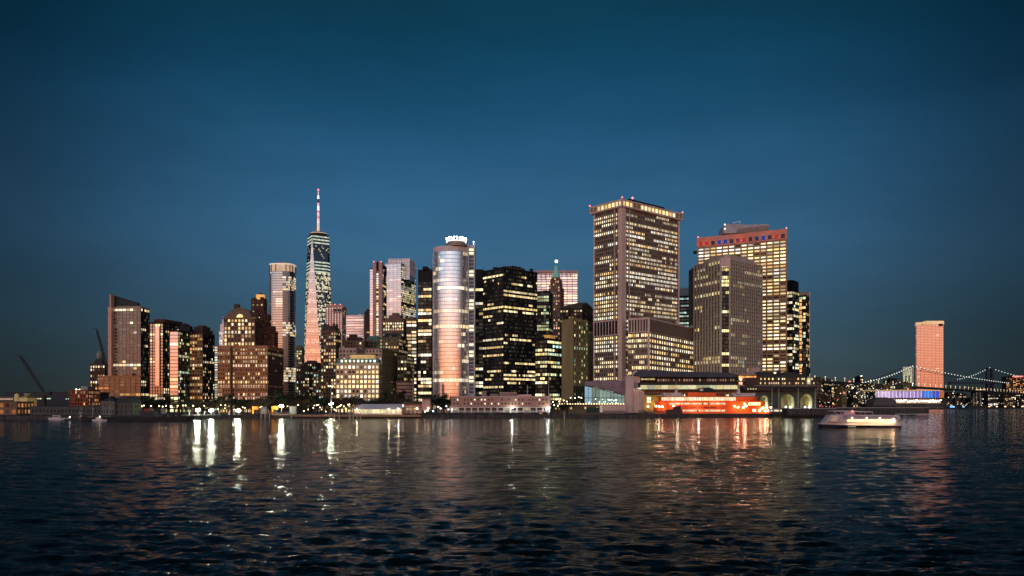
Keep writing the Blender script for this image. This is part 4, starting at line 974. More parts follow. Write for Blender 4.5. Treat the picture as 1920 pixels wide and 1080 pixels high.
# ================================================================== THE FAR LEFT SHORE
def sbox(root, px0, px1, D, y0, y1, dep, mat, name):
    mb = MB(); a, b = XY(px0, D), XY(px1, D); mb.box(a.x, b.x, D, D + dep, Z(y1, D) if y1 is not None else GZ, Z(y0, D)); return mb.build(name, mat, root)
def simple(name, label, px0, px1, D, ytop, dep, wall, st, roof='flat', rmat=None, cat='building', ybot=None):
    a, b = XY(px0, D), XY(px1, D); t = thing(name, label, cat, (a.x, a.y, GZ)); zt = Z(ytop, D); z0 = GZ
    pl = [a, b, b + Vector((0, dep)), a + Vector((0, dep))]
    mb = MB(); mb.prism(pl, z0, zt); mb.build('wall', wall, t)
    if st:
        facade(t, pl[0], pl[1], z0, zt, st); facade(t, pl[1], pl[2], z0, zt, st); facade(t, pl[3], pl[0], z0, zt, st)
    mb = MB()
    if roof == 'flat': mb.prism(shrink(pl, 1.03), zt, zt + .6)
    elif roof == 'hip':
        q = shrink(pl, 1.06); i = [q[0] + Vector((dep * .5, dep * .45)), q[1] + Vector((-dep * .5, dep * .45)), q[2] + Vector((-dep * .5, -dep * .45)), q[3] + Vector((dep * .5, -dep * .45))]
        mb.prism(q, zt, zt + min(8, dep * .28), i)
    elif roof == 'barrel':
        n = 8
        for k in range(n):
            a0, a1 = math.pi * k / n, math.pi * (k + 1) / n; h = (b.x - a.x) / 2; m = (a.x + b.x) / 2; rr = 5.5
            mb.hexa([(m - h * math.cos(a0), D - .5, zt), (m - h * math.cos(a1), D - .5, zt), (m - h * math.cos(a1), D + dep, zt), (m - h * math.cos(a0), D + dep, zt)],
                    [(m - h * math.cos(a0), D - .5, zt + rr * math.sin(a0)), (m - h * math.cos(a1), D - .5, zt + rr * math.sin(a1)), (m - h * math.cos(a1), D + dep, zt + rr * math.sin(a1)), (m - h * math.cos(a0), D + dep, zt + rr * math.sin(a0))])
    mb.build('roof', rmat or w_dkroof, t); return t, pl, zt
lam_w = LAMP('warm_lamp_glow', (1, .72, .38), 10); lam_o = LAMP('orange_lamp_glow', (1, .45, .14), 9); lam_c = LAMP('cool_lamp_glow', (.9, 1, .88), 11)
stl = lambda p, b=.8, pal=WARM, **k: ST(fl=3.6, cw=k.get('cw', 3), pw=.5, bh=.45, d=.25, wall=k.get('wall', w_limedk), lit=dict(p=p, b=b, pal=pal, run=.2))
fort = M('greenish_plaster', (.075, .08, .068), .9, scale=.3)
t, pl, zt = simple('arched_pavilion', 'low building with two rows of amber lit arches at the far left edge', -14, 32, 640, 754, 22, w_brown, ST(nf=2, cw=4.6, pw=.4, bh=.4, d=.4, wall=w_brown, lit=dict(p=.6, b=.25, pal=ORA)))
t, pl, zt = simple('white_shed', 'long low pale shed with an orange lit roof line behind the arched pavilion', -30, 30, 720, 744, 18, w_grey, stl(.1))
mb = MB(); mb.plate([(-20, 749), (-20, 747.5), (24, 747.5), (24, 749)], 719, .6); mb.build('roof_light_strip', LAMP('orange_strip', (1, .45, .14), .35), t)
t, pl, zt = simple('glowing_hall', 'small glowing yellow hall with a cupola near the far left edge', 36, 51, 690, 746, 14, M('self_lit_yellow_plaster', (.55, .45, .22), .8, emit=(1, .66, .22), es=.08), None, 'hip', M('yellow_plaster_roof', (.4, .33, .16), .8))  # plaster given its own faint glow, no lamp lights it
mb = MB(); v = XY(31.5, 696); mb.bar((v.x, v.y, GZ), (v.x, v.y, Z(744, 690)), 1.9, n=8); mb.ball((v.x, v.y, Z(743, 690)), 2.0, 8, 5, 1.3); mb.build('cupola', M('self_lit_yellow_plaster', None), t)
t, pl, zt = simple('dark_warehouse', 'very long dark low warehouse with a few greenish lit windows left of the sail tower', 8, 176, 800, 736, 30, w_dkroof, None)
windows_plate(t, (57, 78, 746.4, 748.6), 799, 5, 1, GRN, .8, 1, gap=.15); windows_plate(t, (84, 95, 746.2, 748.6), 799, 3, 1, GRN, .8, 1, gap=.1, seed=2); windows_plate(t, (122, 131, 747, 749), 799, 2, 1, GRN, .7, 1, seed=3)
t, pl, zt = simple('red_brick_house', 'small red brick building full of orange lit windows at the foot of the sail tower', 130, 166, 740, 732, 20, w_red, ST(fl=3.4, cw=2.6, pw=.45, bh=.4, wall=M('bright_red_brick', (.28, .07, .035), .9, scale=.4), lit=dict(p=.45, b=.5, pal=ORA + WARM, run=.1)))
mb = MB(); a = XY(153, 745); mb.box(a.x, a.x + 6, 744, 750, zt, zt + 3.8); mb.build('rooftop_box', w_grey, t)
mb = MB(); mb.ball(P(143, 730.5, 742), .7); mb.ball(P(149, 730.5, 742), .5); mb.build('roof_lights', lam_w, t, 'stuff')
t, pl, zt = simple('grey_fort_wall', 'long low grey green fort wall along the left waterfront', 56, 188, 640, 763, 8, fort, None, 'flat', w_dkroof, cat='wall')
mb = MB()
for k in range(19):
    x = 60 + k * 6.9; mb.plate([(x, 773), (x, 767.5), (x + 2.1, 767.5), (x + 2.1, 773)], 639.6, .5)
mb.build('blind_bays', M('recess_shade', (.03, .03, .03), .9), t, 'stuff')  # raised dark plates, the shade of recesses put into their colour
t, pl, zt = simple('hipped_pier_house', 'pale grey pier house with a dark pointed roof on the left waterfront', 189, 215, 620, 752, 14, M('pale_grey_plaster', (.115, .115, .10), .9, scale=.5), ST(nf=2, cw=2.3, pw=.6, bh=.6, d=.25, wall=M('pale_grey_plaster', None), lit=dict(p=.0, full=0)), 'hip')
t, pl, zt = simple('round_roof_pier_house', 'grey green pier house with a rounded dark roof beside the pointed roof one', 217, 248, 622, 756, 16, fort, ST(nf=2, cw=3.0, pw=.6, bh=.6, d=.25, wall=fort, lit=dict(p=.0, full=0)), 'barrel')

def crane(px0, y0, px1, y1, D, label, base_h=6):
    a = P(px0, y0, D); b = P(px1, y1, D); t = thing('crawler_crane', label, 'crane', (a.x, a.y, GZ)); d = (b - a).normalized()
    mb = MB(); nrm = Vector((d.z, 0, -d.x)); Lg = (b - a).length; ch = []
    for s in (-1, 1):
        for w in (-1, 1):
            p = [a + Vector((0, w * .6, 0)) * .6, a + d * Lg * .12 + nrm * s * 1.0 + Vector((0, w, 0)), b - d * Lg * .12 + nrm * s * .8 + Vector((0, w * .8, 0)), b + Vector((0, w * .2, 0))]
            for i in range(3): mb.bar(p[i], p[i + 1], .30)
            ch.append(p)
    n = int(Lg / 2.2)
    for i in range(n):
        u0, u1 = .1 + .8 * i / n, .1 + .8 * (i + 1) / n; s = 1 if i % 2 else -1
        for w in (-1, 1): mb.bar(a + d * Lg * u0 + nrm * s + Vector((0, w, 0)), a + d * Lg * u1 - nrm * s + Vector((0, w, 0)), .22)
    mb.build('lattice_boom', m_dark, t)
    mb = MB(); mb.bar(b, b + Vector((-2.6, 0, .4)), .3); mb.bar(b + Vector((-2.6, 0, .4)), b + Vector((-2.7, 0, -1.6)), .3); mb.build('boom_head', m_dark, t)
    mb = MB(); mb.bar(b, a + Vector((6, 0, 4)), .07); mb.build('stay_cable', m_dark, t)
    mb = MB(); mb.box(a.x - 2, a.x + 5.5, D - 2, D + 2, max(GZ + 1.5, a.z - 2), max(GZ + 4.5, a.z + 1.2)); mb.build('cab', m_dark, t)
    mb = MB(); mb.box(a.x - 3, a.x + 3, D - 2.6, D - 1.6, GZ, GZ + 1.4); mb.box(a.x - 3, a.x + 3, D + 1.6, D + 2.6, GZ, GZ + 1.4); mb.box(a.x - 1.2, a.x + 1.2, D - 1.6, D + 1.6, GZ + .6, max(GZ + 1.5, a.z - 2)); mb.build('crawler_base', m_dark, t)
crane(83, 737, 36, 665, 700, 'dark lattice boom crane leaning left, alone against the sky at the far left')
crane(205, 705, 180.5, 616, 915, 'dark lattice boom crane leaning out behind the left edge of the sail tower')

# ================================================================== THE FERRY TERMINAL
m_pinkw = M('pink_concrete_wall', (.55, .38, .34), .8, scale=.15, streak=True)  # even pink base colour with mild streaks
D = 700
t = thing('ferry_terminal', 'ferry terminal hall with a long dark flying roof, lit glass band and pink end wall', 'building', (XY(1207, D).x, D, GZ))
def pbox(px0, px1, y0, y1, D, dep, mat, name, root=None, lab=None):
    mb = MB(); mb.plate([(px0, y1), (px0, y0), (px1, y0), (px1, y1)], D, dep); return mb.build(name, mat, root or t, label=lab)
pbox(1173.5, 1188.5, 705, 774, 694, 24, m_pinkw, 'end_wall'); pbox(1188.6, 1208, 733, 774, 692, 20, M('orange_washed_wall', (.58, .38, .30), .8, scale=.2), 'low_end_wall')
pbox(1188.6, 1200, 705, 718, 698, 20, M('orange_washed_wall', None), 'upper_end_wall'); pbox(1189, 1196, 717, 729, 696, 4, w_grey, 'balcony_box')
mb = MB(); mb.plate([(1193, 704), (1196, 694), (1370, 699), (1383, 703), (1383, 707.5), (1200, 706)], 695, 34); mb.build('flying_roof', M('dark_roof_metal', (.045, .05, .07), .5, metal=.3, scale=.2), t)
mb = MB(); 
for a, b in (((1178, 704), (1193, 695)), ((1193, 695), (1199, 705)), ((1185, 704), (1191, 698))): mb.bar(P(*a, 696), P(*b, 696), .35)
mb.build('roof_truss', m_white, t)
pbox(1200, 1380, 708, 722, 716, 14, w_dkbrown, 'upper_hall_wall'); windows_plate(t, (1202, 1230, 709, 713), 715, 14, 1, YEL, .55, .9); windows_plate(t, (1232, 1378, 709.5, 716), 715, 30, 1, PINK, .16, .7, seed=8)
for x in range(1200, 1384, 18):
    pbox(x, x + .9, 706.5, 718, 698, .5, m_dark, 'roof_post')
pbox(1200, 1383, 717.6, 721.6, 698, 16, M('dark_balcony_edge', (.03, .032, .04), .6), 'balcony_slab')
mb = MB(); r = random.Random(9)
for k in range(14):
    a = 1201 + k * 13; c = r.choice([(1, .85, .42), (.95, .95, .6), (.8, .88, .62), (1, .9, .5)]); q = r.uniform(.2, .5)
    m2 = MB(); m2.plate([(a, 729.6), (a, 722.2), (a + 12.5, 722.2), (a + 12.5, 729.6)], 702, .15, (c[0] * q, c[1] * q, c[2] * q)); m2.build('lit_glass_panel', g_dark, t)
pbox(1188.7, 1383, 729.8, 731.6, 699, 12, w_limedk, 'glass_sill'); pbox(1208, 1383, 731.7, 738, 706, 8, M('brown_soffit', (.28, .17, .12), .8), 'soffit')
pbox(1208, 1268, 738, 740.5, 696, 8, m_dark, 'slip_beam')
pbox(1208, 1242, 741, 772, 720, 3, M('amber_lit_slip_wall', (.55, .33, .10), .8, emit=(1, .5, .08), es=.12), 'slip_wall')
windows_plate(t, (1213, 1221, 744, 756), 719, 2, 2, WHITE, 1.6, 1)
mb = MB()
for x, y in ((1231, 756), (1215, 762), (1228, 763), (1238, 762)): mb.ball(P(x, y, 716), .9)
mb.build('slip_lamps', lam_w, t, 'stuff')
# slanted glass wing
t = thing('slanted_glass_wing', 'glass walled terminal wing with a sloping purple grey roof and teal light inside', 'building', (XY(1098, 705).x, 705, GZ))
mb = MB(); mb.plate([(1096, 722), (1097, 715), (1172, 714), (1172.8, 741), (1150, 733), (1120, 725)], 700, 14); mb.build('sloping_roof', M('purple_grey_roof', (.20, .15, .17), .6, metal=.2, scale=.2), t)
mb = MB(); mb.plate([(1096, 724), (1120, 727), (1150, 735), (1172, 743), (1172, 757), (1096, 757)], 712, 1, (.03, .05, .05)); mb.build('rear_glass', g_grn, t)
r = random.Random(2)
for k in range(11):
    x = 1096.5 + k * 6.9; yt = 724 + (x - 1096) * .24; c = (.10, .17, .15) if k not in (0, 1) else (.09, .18, .24); q = r.uniform(.5, 1.25)
    m2 = MB(); m2.plate([(x, 757), (x, yt), (x + 6.2, yt + 1.6), (x + 6.2, 757)], 704, .15, tuple(v * q for v in c)); m2.build('glass_panel', g_grn, t)
mb = MB()
for k in range(12):
    x = 1096 + k * 6.9; mb.plate([(x, 758), (x, 723 + (x - 1096) * .24), (x + .6, 723 + (x - 1096) * .24), (x + .6, 758)], 703.6, .3)
mb.plate([(1096, 746.5), (1096, 745.5), (1172, 745.5), (1172, 746.5)], 703.6, .3); mb.build('mullions', m_dark, t)
mb = MB(); r = random.Random(6)
for k in range(16): mb.ball(P(r.uniform(1098, 1170), r.uniform(748, 756), 703), r.uniform(.25, .5))
mb.build('hall_lamps', LAMP('pale_green_lamp', (.85, 1, .85), 3), t, 'stuff')
pbox(1040, 1173, 757, 758.6, 690, 3, M('lit_walkway_edge', (.5, .42, .25), .7, emit=(1, .75, .35), es=.2), 'walkway')
mb = MB()
for k in range(28): mb.ball(P(1034 + k * 5, 757.2, 689), .42)
mb.build('walkway_lights', LAMP('warm_string_light', (1, .78, .42), 3.5), t, 'stuff')
pbox(1131, 1173, 760, 775, 690, 10, m_pinkw, 'base_wall'); pbox(1131, 1173, 770, 775.5, 689.5, .6, M('brown_brick_band', (.25, .16, .13), .9), 'base_course')
pbox(1034, 1131, 760, 776, 700, 6, w_limedk, 'dim_undercroft')
windows_plate(t, (1040, 1128, 762, 768), 699.5, 16, 1, YEL, .4, .45)

# ---- old arched ferry building
D = 690; m_arch = M('green_painted_iron', (.07, .085, .07), .7, scale=.3)
t = thing('arched_ferry_building', 'old dark green ferry house with tall lit arches and slim columns at the water', 'building', (XY(1430, D).x, D, GZ))
def archwall(px0, px1, arches, ytop, ybot, D, th, mat):
    mb = MB(); xs = px0; y_s = 751
    for (c, hw, yt) in arches:
        mb.plate([(xs, ybot), (xs, ytop), (c - hw, ytop), (c - hw, ybot)], D, th); n = 10
        for k in range(n):
            a0, a1 = math.pi * k / n, math.pi * (k + 1) / n
            x0, x1 = c - hw * math.cos(a0), c - hw * math.cos(a1); h = y_s - yt
            mb.plate([(x0, y_s - h * math.sin(a0)), (x0, ytop), (x1, ytop), (x1, y_s - h * math.sin(a1))], D, th)
        xs = c + hw
    mb.plate([(xs, ybot), (xs, ytop), (px1, ytop), (px1, ybot)], D, th); return mb.build('arcade_wall', mat, t)
AR = [(1433, 9, 741), (1477.5, 13.5, 738.5), (1513, 12, 738.5)]
archwall(1415, 1530, AR, 727, 765, D + 3, 3, m_arch)
m_vault = M('lit_vault_plaster', (.50, .48, .30), .8, scale=.4)
for (c, hw, yt) in AR:
    mb = MB(); n = 12; fr = []; y_s = 751; h = y_s - yt
    prof = [(c - hw, 765)] + [(c - hw * math.cos(math.pi * k / n), y_s - h * math.sin(math.pi * k / n)) for k in range(n + 1)] + [(c + hw, 765)]
    A = [P(x, y, D + 6) for x, y in prof]; Bk = [Vector((a.x - 3, D + 24, a.z)) for a in A]
    for k in range(len(A) - 1): mb.face([A[k], A[k + 1], Bk[k + 1], Bk[k]])
    mb.face([tuple(v) for v in Bk]); mb.build('vault', m_vault, t)
    mb = MB()
    mid = [(a + (b - a) * .45) for a, b in zip(A, Bk)]
    for k in range(len(A) - 1): mb.bar(mid[k], mid[k + 1], .25)
    mb.build('vault_rib', m_dark, t)
    l = bpy.data.lights.new('vault_lamp', 'POINT'); l.energy = 1100; l.color = (1, .95, .60); l.shadow_soft_size = .4
    lo = bpy.data.objects.new('vault_lamp', l); COL.objects.link(lo); lo.parent = t; w_ = P(c - hw * .1, 760, D + 11); lo.location = w_ - origin(t)
    mb = MB(); mb.ball(P(c + hw * .35, 763.2, D + 3.5), .75); mb.ball(P(c - hw * .3, 763.2, D + 3.5), .55); mb.build('quay_floodlight', LAMP('cool_floodlight', (.92, 1, .95), 14), t)
for x in (1447, 1459.5, 1496, 1528.5):
    pbox(x, x + 1.9, 728, 765, D - 1.5, 1.2, M('pale_green_column', (.22, .24, .16), .6), 'column')
pbox(1400, 1533, 724, 728, D - 2.5, 12, m_dark, 'entablature'); pbox(1410, 1531, 731.5, 733, D - 2, 2, m_dark, 'tie_beam')
pbox(1415, 1530, 722.5, 724, D - 3.5, 16, M('pale_ledge', (.22, .20, .15), .7), 'upper_ledge')
pbox(1400, 1530, 708, 722.5, D + 4, 24, w_dkbrown, 'upper_storey_wall')
windows_plate(t, (1425, 1528, 708, 713), D + 3.4, 28, 1, YEL, .95, .42, gap=.45, seed=4); windows_plate(t, (1420, 1528, 716, 721), D + 3.4, 26, 1, WARM + YEL, .6, .4, gap=.5, seed=5)
pbox(1400, 1470, 730, 735, D + 2.3, .5, w_dkbrown, 'mezzanine'); windows_plate(t, (1395, 1445, 727.5, 731), D - 3, 10, 1, YEL, .5, .5, gap=.5, seed=6)
mb = MB(); mb.plate([(1424, 708), (1424, 697), (1448, 697), (1450, 701), (1466, 701), (1474, 697), (1490, 699), (1508, 702), (1508, 708)], D + 8, 14); mb.build('roof_masses', m_dark, t)
mb = MB(); mb.ball(P(1460, 700, D + 9), 2.2, 10, 6, 1.3); mb.bar(P(1460, 697, D + 9), P(1460, 693, D + 9), .25); mb.build('small_cupola', m_dark, t)
pbox(1512, 1521, 709, 722, D + 1, 6, w_grey, 'end_pavilion'); windows_plate(t, (1512.5, 1520.5, 709, 720), D, 1, 3, YEL, .9, .9, seed=7)
t = thing('amber_deck_pavilion', 'amber lit two storey rooftop pavilion with pale boxes left of the arched ferry house', 'building', (XY(1384, 705).x, 705, GZ))
pbox(1384, 1420, 702, 724, 708, 10, w_dkbrown, 'rear_wall'); pbox(1383, 1421, 712.6, 714.4, 700, 8, w_pink, 'middle_slab'); pbox(1383, 1421, 722, 724, 700, 8, w_pink, 'lower_slab'); pbox(1383, 1419, 701.4, 702.8, 700, 8, w_tan, 'roof_slab')
pbox(1392, 1420, 724, 765, 706, 8, w_dkbrown, 'lower_wall')
windows_plate(t, (1385, 1418, 703.5, 712), 706.5, 9, 1, ORA, .8, .95, gap=.12); windows_plate(t, (1385, 1417, 715, 722), 706.5, 9, 1, ORA + PINK, 1.1, .95, gap=.12, seed=3)
pbox(1409, 1424, 689.5, 696, 712, 8, w_pink, 'rooftop_box'); pbox(1400, 1424, 696, 702, 710, 12, M('lilac_brown_panel', (.36, .27, .25), .7), 'plant_room')
mb = MB(); mb.ball(P(1389, 711, 702), .9); mb.build('deck_lamp', lam_w, t)

# ================================================================== THE BIG ORANGE FERRY
D = 652; o_or = M('orange_ship_paint', (.84, .105, .016), .5, var=.08, scale=.2); o_hull = M('black_hull_paint', (.008, .008, .015), .35, scale=.2); o_wh = M('cream_ship_paint', (.52, .46, .42), .5)
t = thing('orange_ferry', 'big bright orange double ended ferry, lit throughout, berthed in front of the terminal', 'ferry', (XY(1340, D + 10).x, D + 10, 0))
def deck(pts, y0, y1, D0, mat, name, D1=None, round_=True):
    """deck house between two photo columns, its ends rounded in plan"""
    x0, x1 = pts; a = XY(x0, D0).x; b = XY(x1, D0).x; D1 = D1 or D0 + 20; w = (D1 - D0) / 2; m = (D0 + D1) / 2; pl = []
    for k in range(9):
        th = math.radians(-90 + 180 * k / 8); pl.append((b - w * .8 + w * .8 * math.cos(th), m + w * math.sin(th)))
    for k in range(9):
        th = math.radians(90 + 180 * k / 8); pl.append((a + w * .8 + w * .8 * math.cos(th), m + w * math.sin(th)))
    mb = MB(); mb.prism(pl, Z(y1, D0), Z(y0, D0)); return mb.build(name, mat, t)
deck((1222, 1456), 775.5, 788, D, o_hull, 'hull'); deck((1224, 1455), 774.3, 775.5, D - .4, M('orange_rub_rail', (.65, .16, .05), .5), 'rub_rail', D + 20.4)
car_wall = deck((1230, 1451), 762.3, 774.3, D, o_or, 'car_deck_wall')
deck((1228, 1449), 761.3, 762.3, D - .4, o_or, 'saloon_deck_edge', D + 20.4)
sal_wall = deck((1233, 1440), 753, 761.3, D + .3, o_or, 'saloon_wall', D + 19.7)
deck((1231, 1438), 752.2, 753, D - .2, o_or, 'bridge_deck_edge', D + 20.2)
up_wall = deck((1238, 1426), 743.8, 752.2, D + .5, o_or, 'upper_deck_wall', D + 19.5); deck((1234, 1428), 743, 743.9, D, w_limedk, 'roof_deck', D + 20)
pbox(1290, 1343, 736, 743, D + 5, 10, o_or, 'engine_casing'); pbox(1344, 1360, 737.5, 743, D + 5, 9, M('dark_red_paint', (.22, .04, .02), .6), 'aft_casing')
mb = MB(); mb.plate([(1309, 736), (1310, 729), (1314, 727), (1330, 726.5), (1338, 729), (1341, 736)], D + 7, 6); mb.build('funnel', M('black_funnel_paint', (.01, .02, .02), .5), t); pbox(1312, 1318.5, 728.5, 733, D + 6.5, .6, o_wh, 'funnel_panel')
for (a0, a1, ms) in ((1245, 1277, 1268), (1374, 1416, 1385)):
    wh = pbox(a0, a1, 737.8, 743, D + 3, 13, o_wh, 'wheelhouse'); pbox(a0 - 1, a1 + 1, 736.8, 737.8, D + 2.5, 14, o_wh, 'wheelhouse_roof', wh)
    windows_plate(wh, (a0 + 2, a0 + 14, 738.4, 740.4), D + 2.9, 4, 1, [(.05, .05, .06)], 1, 1, name='wheelhouse_windows')
    mb = MB(); b_ = P(ms, 737, D + 8); mb.bar(b_, b_ + Vector((0, 0, 4)), 1.7, .8, n=6); mb.bar(b_ + Vector((0, 0, 4)), b_ + Vector((0, 0, 9.5)), .28, .12); mb.bar(b_ + Vector((-1.5, 0, 6)), b_ + Vector((1.5, 0, 6)), .12); mb.build('mast', o_wh, t)
def lamps_row(root, pts, Dz, r_, mat, name):
    for x, y in pts:
        m2 = MB(); m2.ball(P(x, y, Dz), r_, 8, 5); m2.build(name, mat, root)
def ship_windows(x0, x1, y0, y1, Dz, n, b, pal, gap, name, seed=1, p=.96, root=None):
    r = random.Random(seed); w = (x1 - x0) / n
    for i in range(n):
        c = r.choice(pal); k = b * r.uniform(.65, 1.25) if r.random() < p else .1; m2 = MB()
        m2.plate([(x0 + w * (i + gap / 2), y1), (x0 + w * (i + gap / 2), y0), (x0 + w * (i + 1 - gap / 2), y0), (x0 + w * (i + 1 - gap / 2), y1)], Dz, .1, (c[0] * k, c[1] * k, c[2] * k)); m2.build(name, g_dark, root or t)
SHW = [(1, .74, .42), (1, .82, .58), (1, .68, .34)]
ship_windows(1240, 1380, 744.9, 751.2, D + .25, 30, .72, SHW, .12, 'promenade_window', 2, root=up_wall)
ship_windows(1254, 1360, 755.2, 758.6, D + .1, 36, .62, SHW, .2, 'saloon_window', 3, root=sal_wall)
ship_windows(1280, 1360, 768.2, 771.6, D - .15, 24, .6, SHW, .22, 'car_deck_window', 4, .9, root=car_wall)
ship_windows(1403, 1426, 754.4, 760, D + .1, 5, 1.5, [(1, .72, .3)], .15, 'end_saloon_window', 5, root=sal_wall)
ship_windows(1411, 1417.5, 767, 772, D - .15, 1, 1.6, [(1, .85, .6)], .0, 'side_door_opening', 6, root=car_wall)
lamps_row(t, [(1377.5, 761.5), (1384, 763.5), (1394, 763.8), (1399, 761), (1396, 757.5), (1424.5, 770), (1431, 764.6), (1438, 764.2), (1445.5, 764), (1428, 766.5), (1435, 770.5), (1440, 770)], D - 1.0, .62, LAMP('ferry_flood_lamp', (1, .76, .42), 30), 'deck_lamp')
lamps_row(t, [(1230, 761.5), (1236, 762), (1242, 762.5), (1263, 761.5)], D - 1.0, .6, LAMP('ferry_flood_lamp', None), 'deck_lamp')
for (x, y, e) in ((1270, 753, 1300), (1310, 764, 1500), (1345, 753, 1300), (1300, 745, 900), (1383, 765, 900), (1397, 765, 900), (1434, 768, 700), (1235, 765, 700)):  # first ones added along the side to brighten the paint, rest by deck lamps
    l = bpy.data.lights.new('deck_spill_fill', 'POINT'); l.energy = e; l.color = (1, .74, .5); l.shadow_soft_size = .6
    lo = bpy.data.objects.new('deck_spill_fill', l); COL.objects.link(lo); lo.parent = t; lo.location = P(x, y, D - 5) - origin(t)
def lettering(txt, px, py, D, size, mat, parent, name='lettering', width=None):
    cu = bpy.data.curves.new(name, 'FONT'); cu.body = txt; cu.size = size; cu.extrude = .03; cu.align_x = 'LEFT'
    tmp = bpy.data.objects.new(name + '_tmp', cu); COL.objects.link(tmp); bpy.context.view_layer.update()
    me = bpy.data.meshes.new_from_object(tmp.evaluated_get(bpy.context.evaluated_depsgraph_get())); bpy.data.objects.remove(tmp)
    o = bpy.data.objects.new(name, me); COL.objects.link(o); me.materials.clear(); me.materials.append(mat); o.parent = parent
    xs = [v.co.x for v in me.vertices]; k = width / (max(xs) - min(xs)) if width else 1
    o.location = P(px, py, D) - origin(parent); o.rotation_euler = (math.radians(90), 0, 0); o.scale = (k, 1, 1); return o
lettering('STATEN ISLAND FERRY', 1296, 765.6, D - .25, 2.5, M('navy_lettering', (.02, .01, .03), .6), t, width=48 / F * D)

# dark barge, racks in front of the ferry's left end
t = thing('dark_fender_rack', 'dark timber fender rack and barge in front of the left end of the orange ferry', 'dock', (XY(1240, 640).x, 640, 0))
pbox(1252, 1279, 768, 784, 640, 8, M('dark_plum_plating', (.07, .045, .04), .8, scale=.5), 'barge_side'); pbox(1196, 1252, 776, 784, 641, 6, m_timber, 'rack_base')
r = random.Random(1)
for k in range(26):
    x = 1198 + k * 2.1; pbox(x, x + .9, 768 + r.uniform(-1, 2.5), 785, 640.4, .5, m_timber, 'timber_pile')
pbox(1197, 1252, 771.5, 772.4, 640, .3, m_timber, 'waler'); 
mb = MB(); mb.plate([(1262, 768), (1264, 762), (1276, 761), (1277, 768)], 643, 3); mb.build('deck_house', m_dark, t)
t = thing('dock_dolphin', 'cluster of dark piles with a small lit hut, left of the pink terminal wall', 'dock', (XY(1110, 632).x, 632, 0))
for k in range(24):
    x = 1088 + k * 1.9; pbox(x, x + .8, 773 + r.uniform(-1, 2), 786, 630 + (k % 3), .5, m_timber, 'timber_pile')
pbox(1087, 1132, 776, 777.4, 629.8, 4, m_timber, 'platform'); pbox(1100, 1124, 764, 774, 633, 4, M('dark_green_shed', (.03, .05, .035), .8), 'shed'); pbox(1125, 1130, 760, 773, 633, 3, M('lit_white_hut', (.6, .6, .45), .7, emit=(1, .85, .5), es=.15), 'hut')

# ---- quay right of the ferry house
t = thing('dark_quay', 'dark quay block with a pale edge below the arches, behind the small ferry', 'pier', (XY(1476, 680).x, 680, 0))
pbox(1476, 1568, 766.5, 778, 678, 14, m_quay, 'quay_block'); pbox(1476, 1568, 765.4, 766.5, 677.6, 14.6, m_conc, 'quay_edge')
t = thing('long_dark_pier', 'long low dark pier deck with a pale top edge, right of the small ferry', 'pier', (XY(1610, 820).x, 820, 0))
pbox(1566, 1742, 765, 775.5, 818, 20, m_quay, 'pier_wall'); pbox(1566, 1740, 763.8, 765, 817.6, 21, M('pinkish_pier_edge', (.36, .27, .24), .8), 'pier_edge')

# ================================================================== COAST GUARD STYLE BUILDING
D = 655; w_cg = M('rose_brown_brick', (.40, .235, .185), .85, scale=.4)
t = thing('waterfront_barracks', 'long low rose brown building with two rows of small windows on white columns', 'building', (XY(938, D).x, D, GZ))
pbox(846, 1032, 744, 763.5, D, 18, w_cg, 'wall'); pbox(845.4, 1032.6, 742.8, 744, D - .3, 18.6, M('pale_pink_coping', (.5, .36, .32), .8), 'coping')
mb = MB(); r = random.Random(12)
for row, y in ((0, 748), (1, 755.4)):
    for k in range(28):
        x = 850.5 + k * 6.4
        if r.random() < .14: continue
        c = (.9, .75, .5) if r.random() < .15 else (.004, .004, .006)
        mb.plate([(x, y + 3), (x, y), (x + 2.4, y), (x + 2.4, y + 3)], D - .08, .3, c)
mb.build('window_grid', g_dark, t, 'stuff')
mb = MB()
for row, y in ((0, 748), (1, 755.4)):
    for k in range(29): x = 848.6 + k * 6.4; mb.plate([(x, y + 4.2), (x, y - 1), (x + .5, y - 1), (x + .5, y + 4.2)], D - .25, .3)
mb.build('pilasters', w_cg, t, 'stuff')
pbox(848, 1030, 764, 773.5, D + 5, 10, M('white_panel_wall', (.38, .36, .36), .7), 'ground_floor_wall')
for k in range(16):
    x = 846.5 + k * 12.2; pbox(x, x + 1.7, 763.5, 773.5, D + .2, .8, m_white, 'white_column')
    if k < 15:
        m2 = MB(); q = .22 if k in (0, 8, 11) else .012; m2.plate([(x + 2.6, 769.3), (x + 2.6, 764.8), (x + 11.2, 764.8), (x + 11.2, 769.3)], D + 4.6, .2, (q * 1.2, q, q * .6)); m2.build('ground_floor_window', g_dark, t)
pbox(845.5, 1032.5, 763.4, 764.2, D - .2, 8, m_white, 'fascia')
for (a, b, y, mt) in ((937, 969, 736.5, M('brown_roof_box', (.24, .18, .15), .8)), (919, 934, 738.5, M('brown_roof_box', None)), (970, 997, 739.6, m_pinkw), (903, 912, 733, M('brown_roof_box', None))):
    pbox(a, b, y, 743, D + 4, 9, mt, 'rooftop_box')
pbox(936.4, 969.6, 735.6, 736.6, D + 3.6, 10, m_pinkw, 'roof_box_coping')
mb = MB(); mb.bar(P(989, 740, D + 6), P(989, 721, D + 6), .18, .08); mb.bar(P(987, 726, D + 6), P(991, 726, D + 6), .1); mb.build('mast', m_white, t)
for (x, y) in ((960.5, 764.5), (1029, 765), (1025, 767), (847.5, 768)):
    lamps_row(t, [(x, y)], D - 1.2, .75 if x > 900 else .4, LAMP('cool_floodlight', None), 'wall_floodlight')
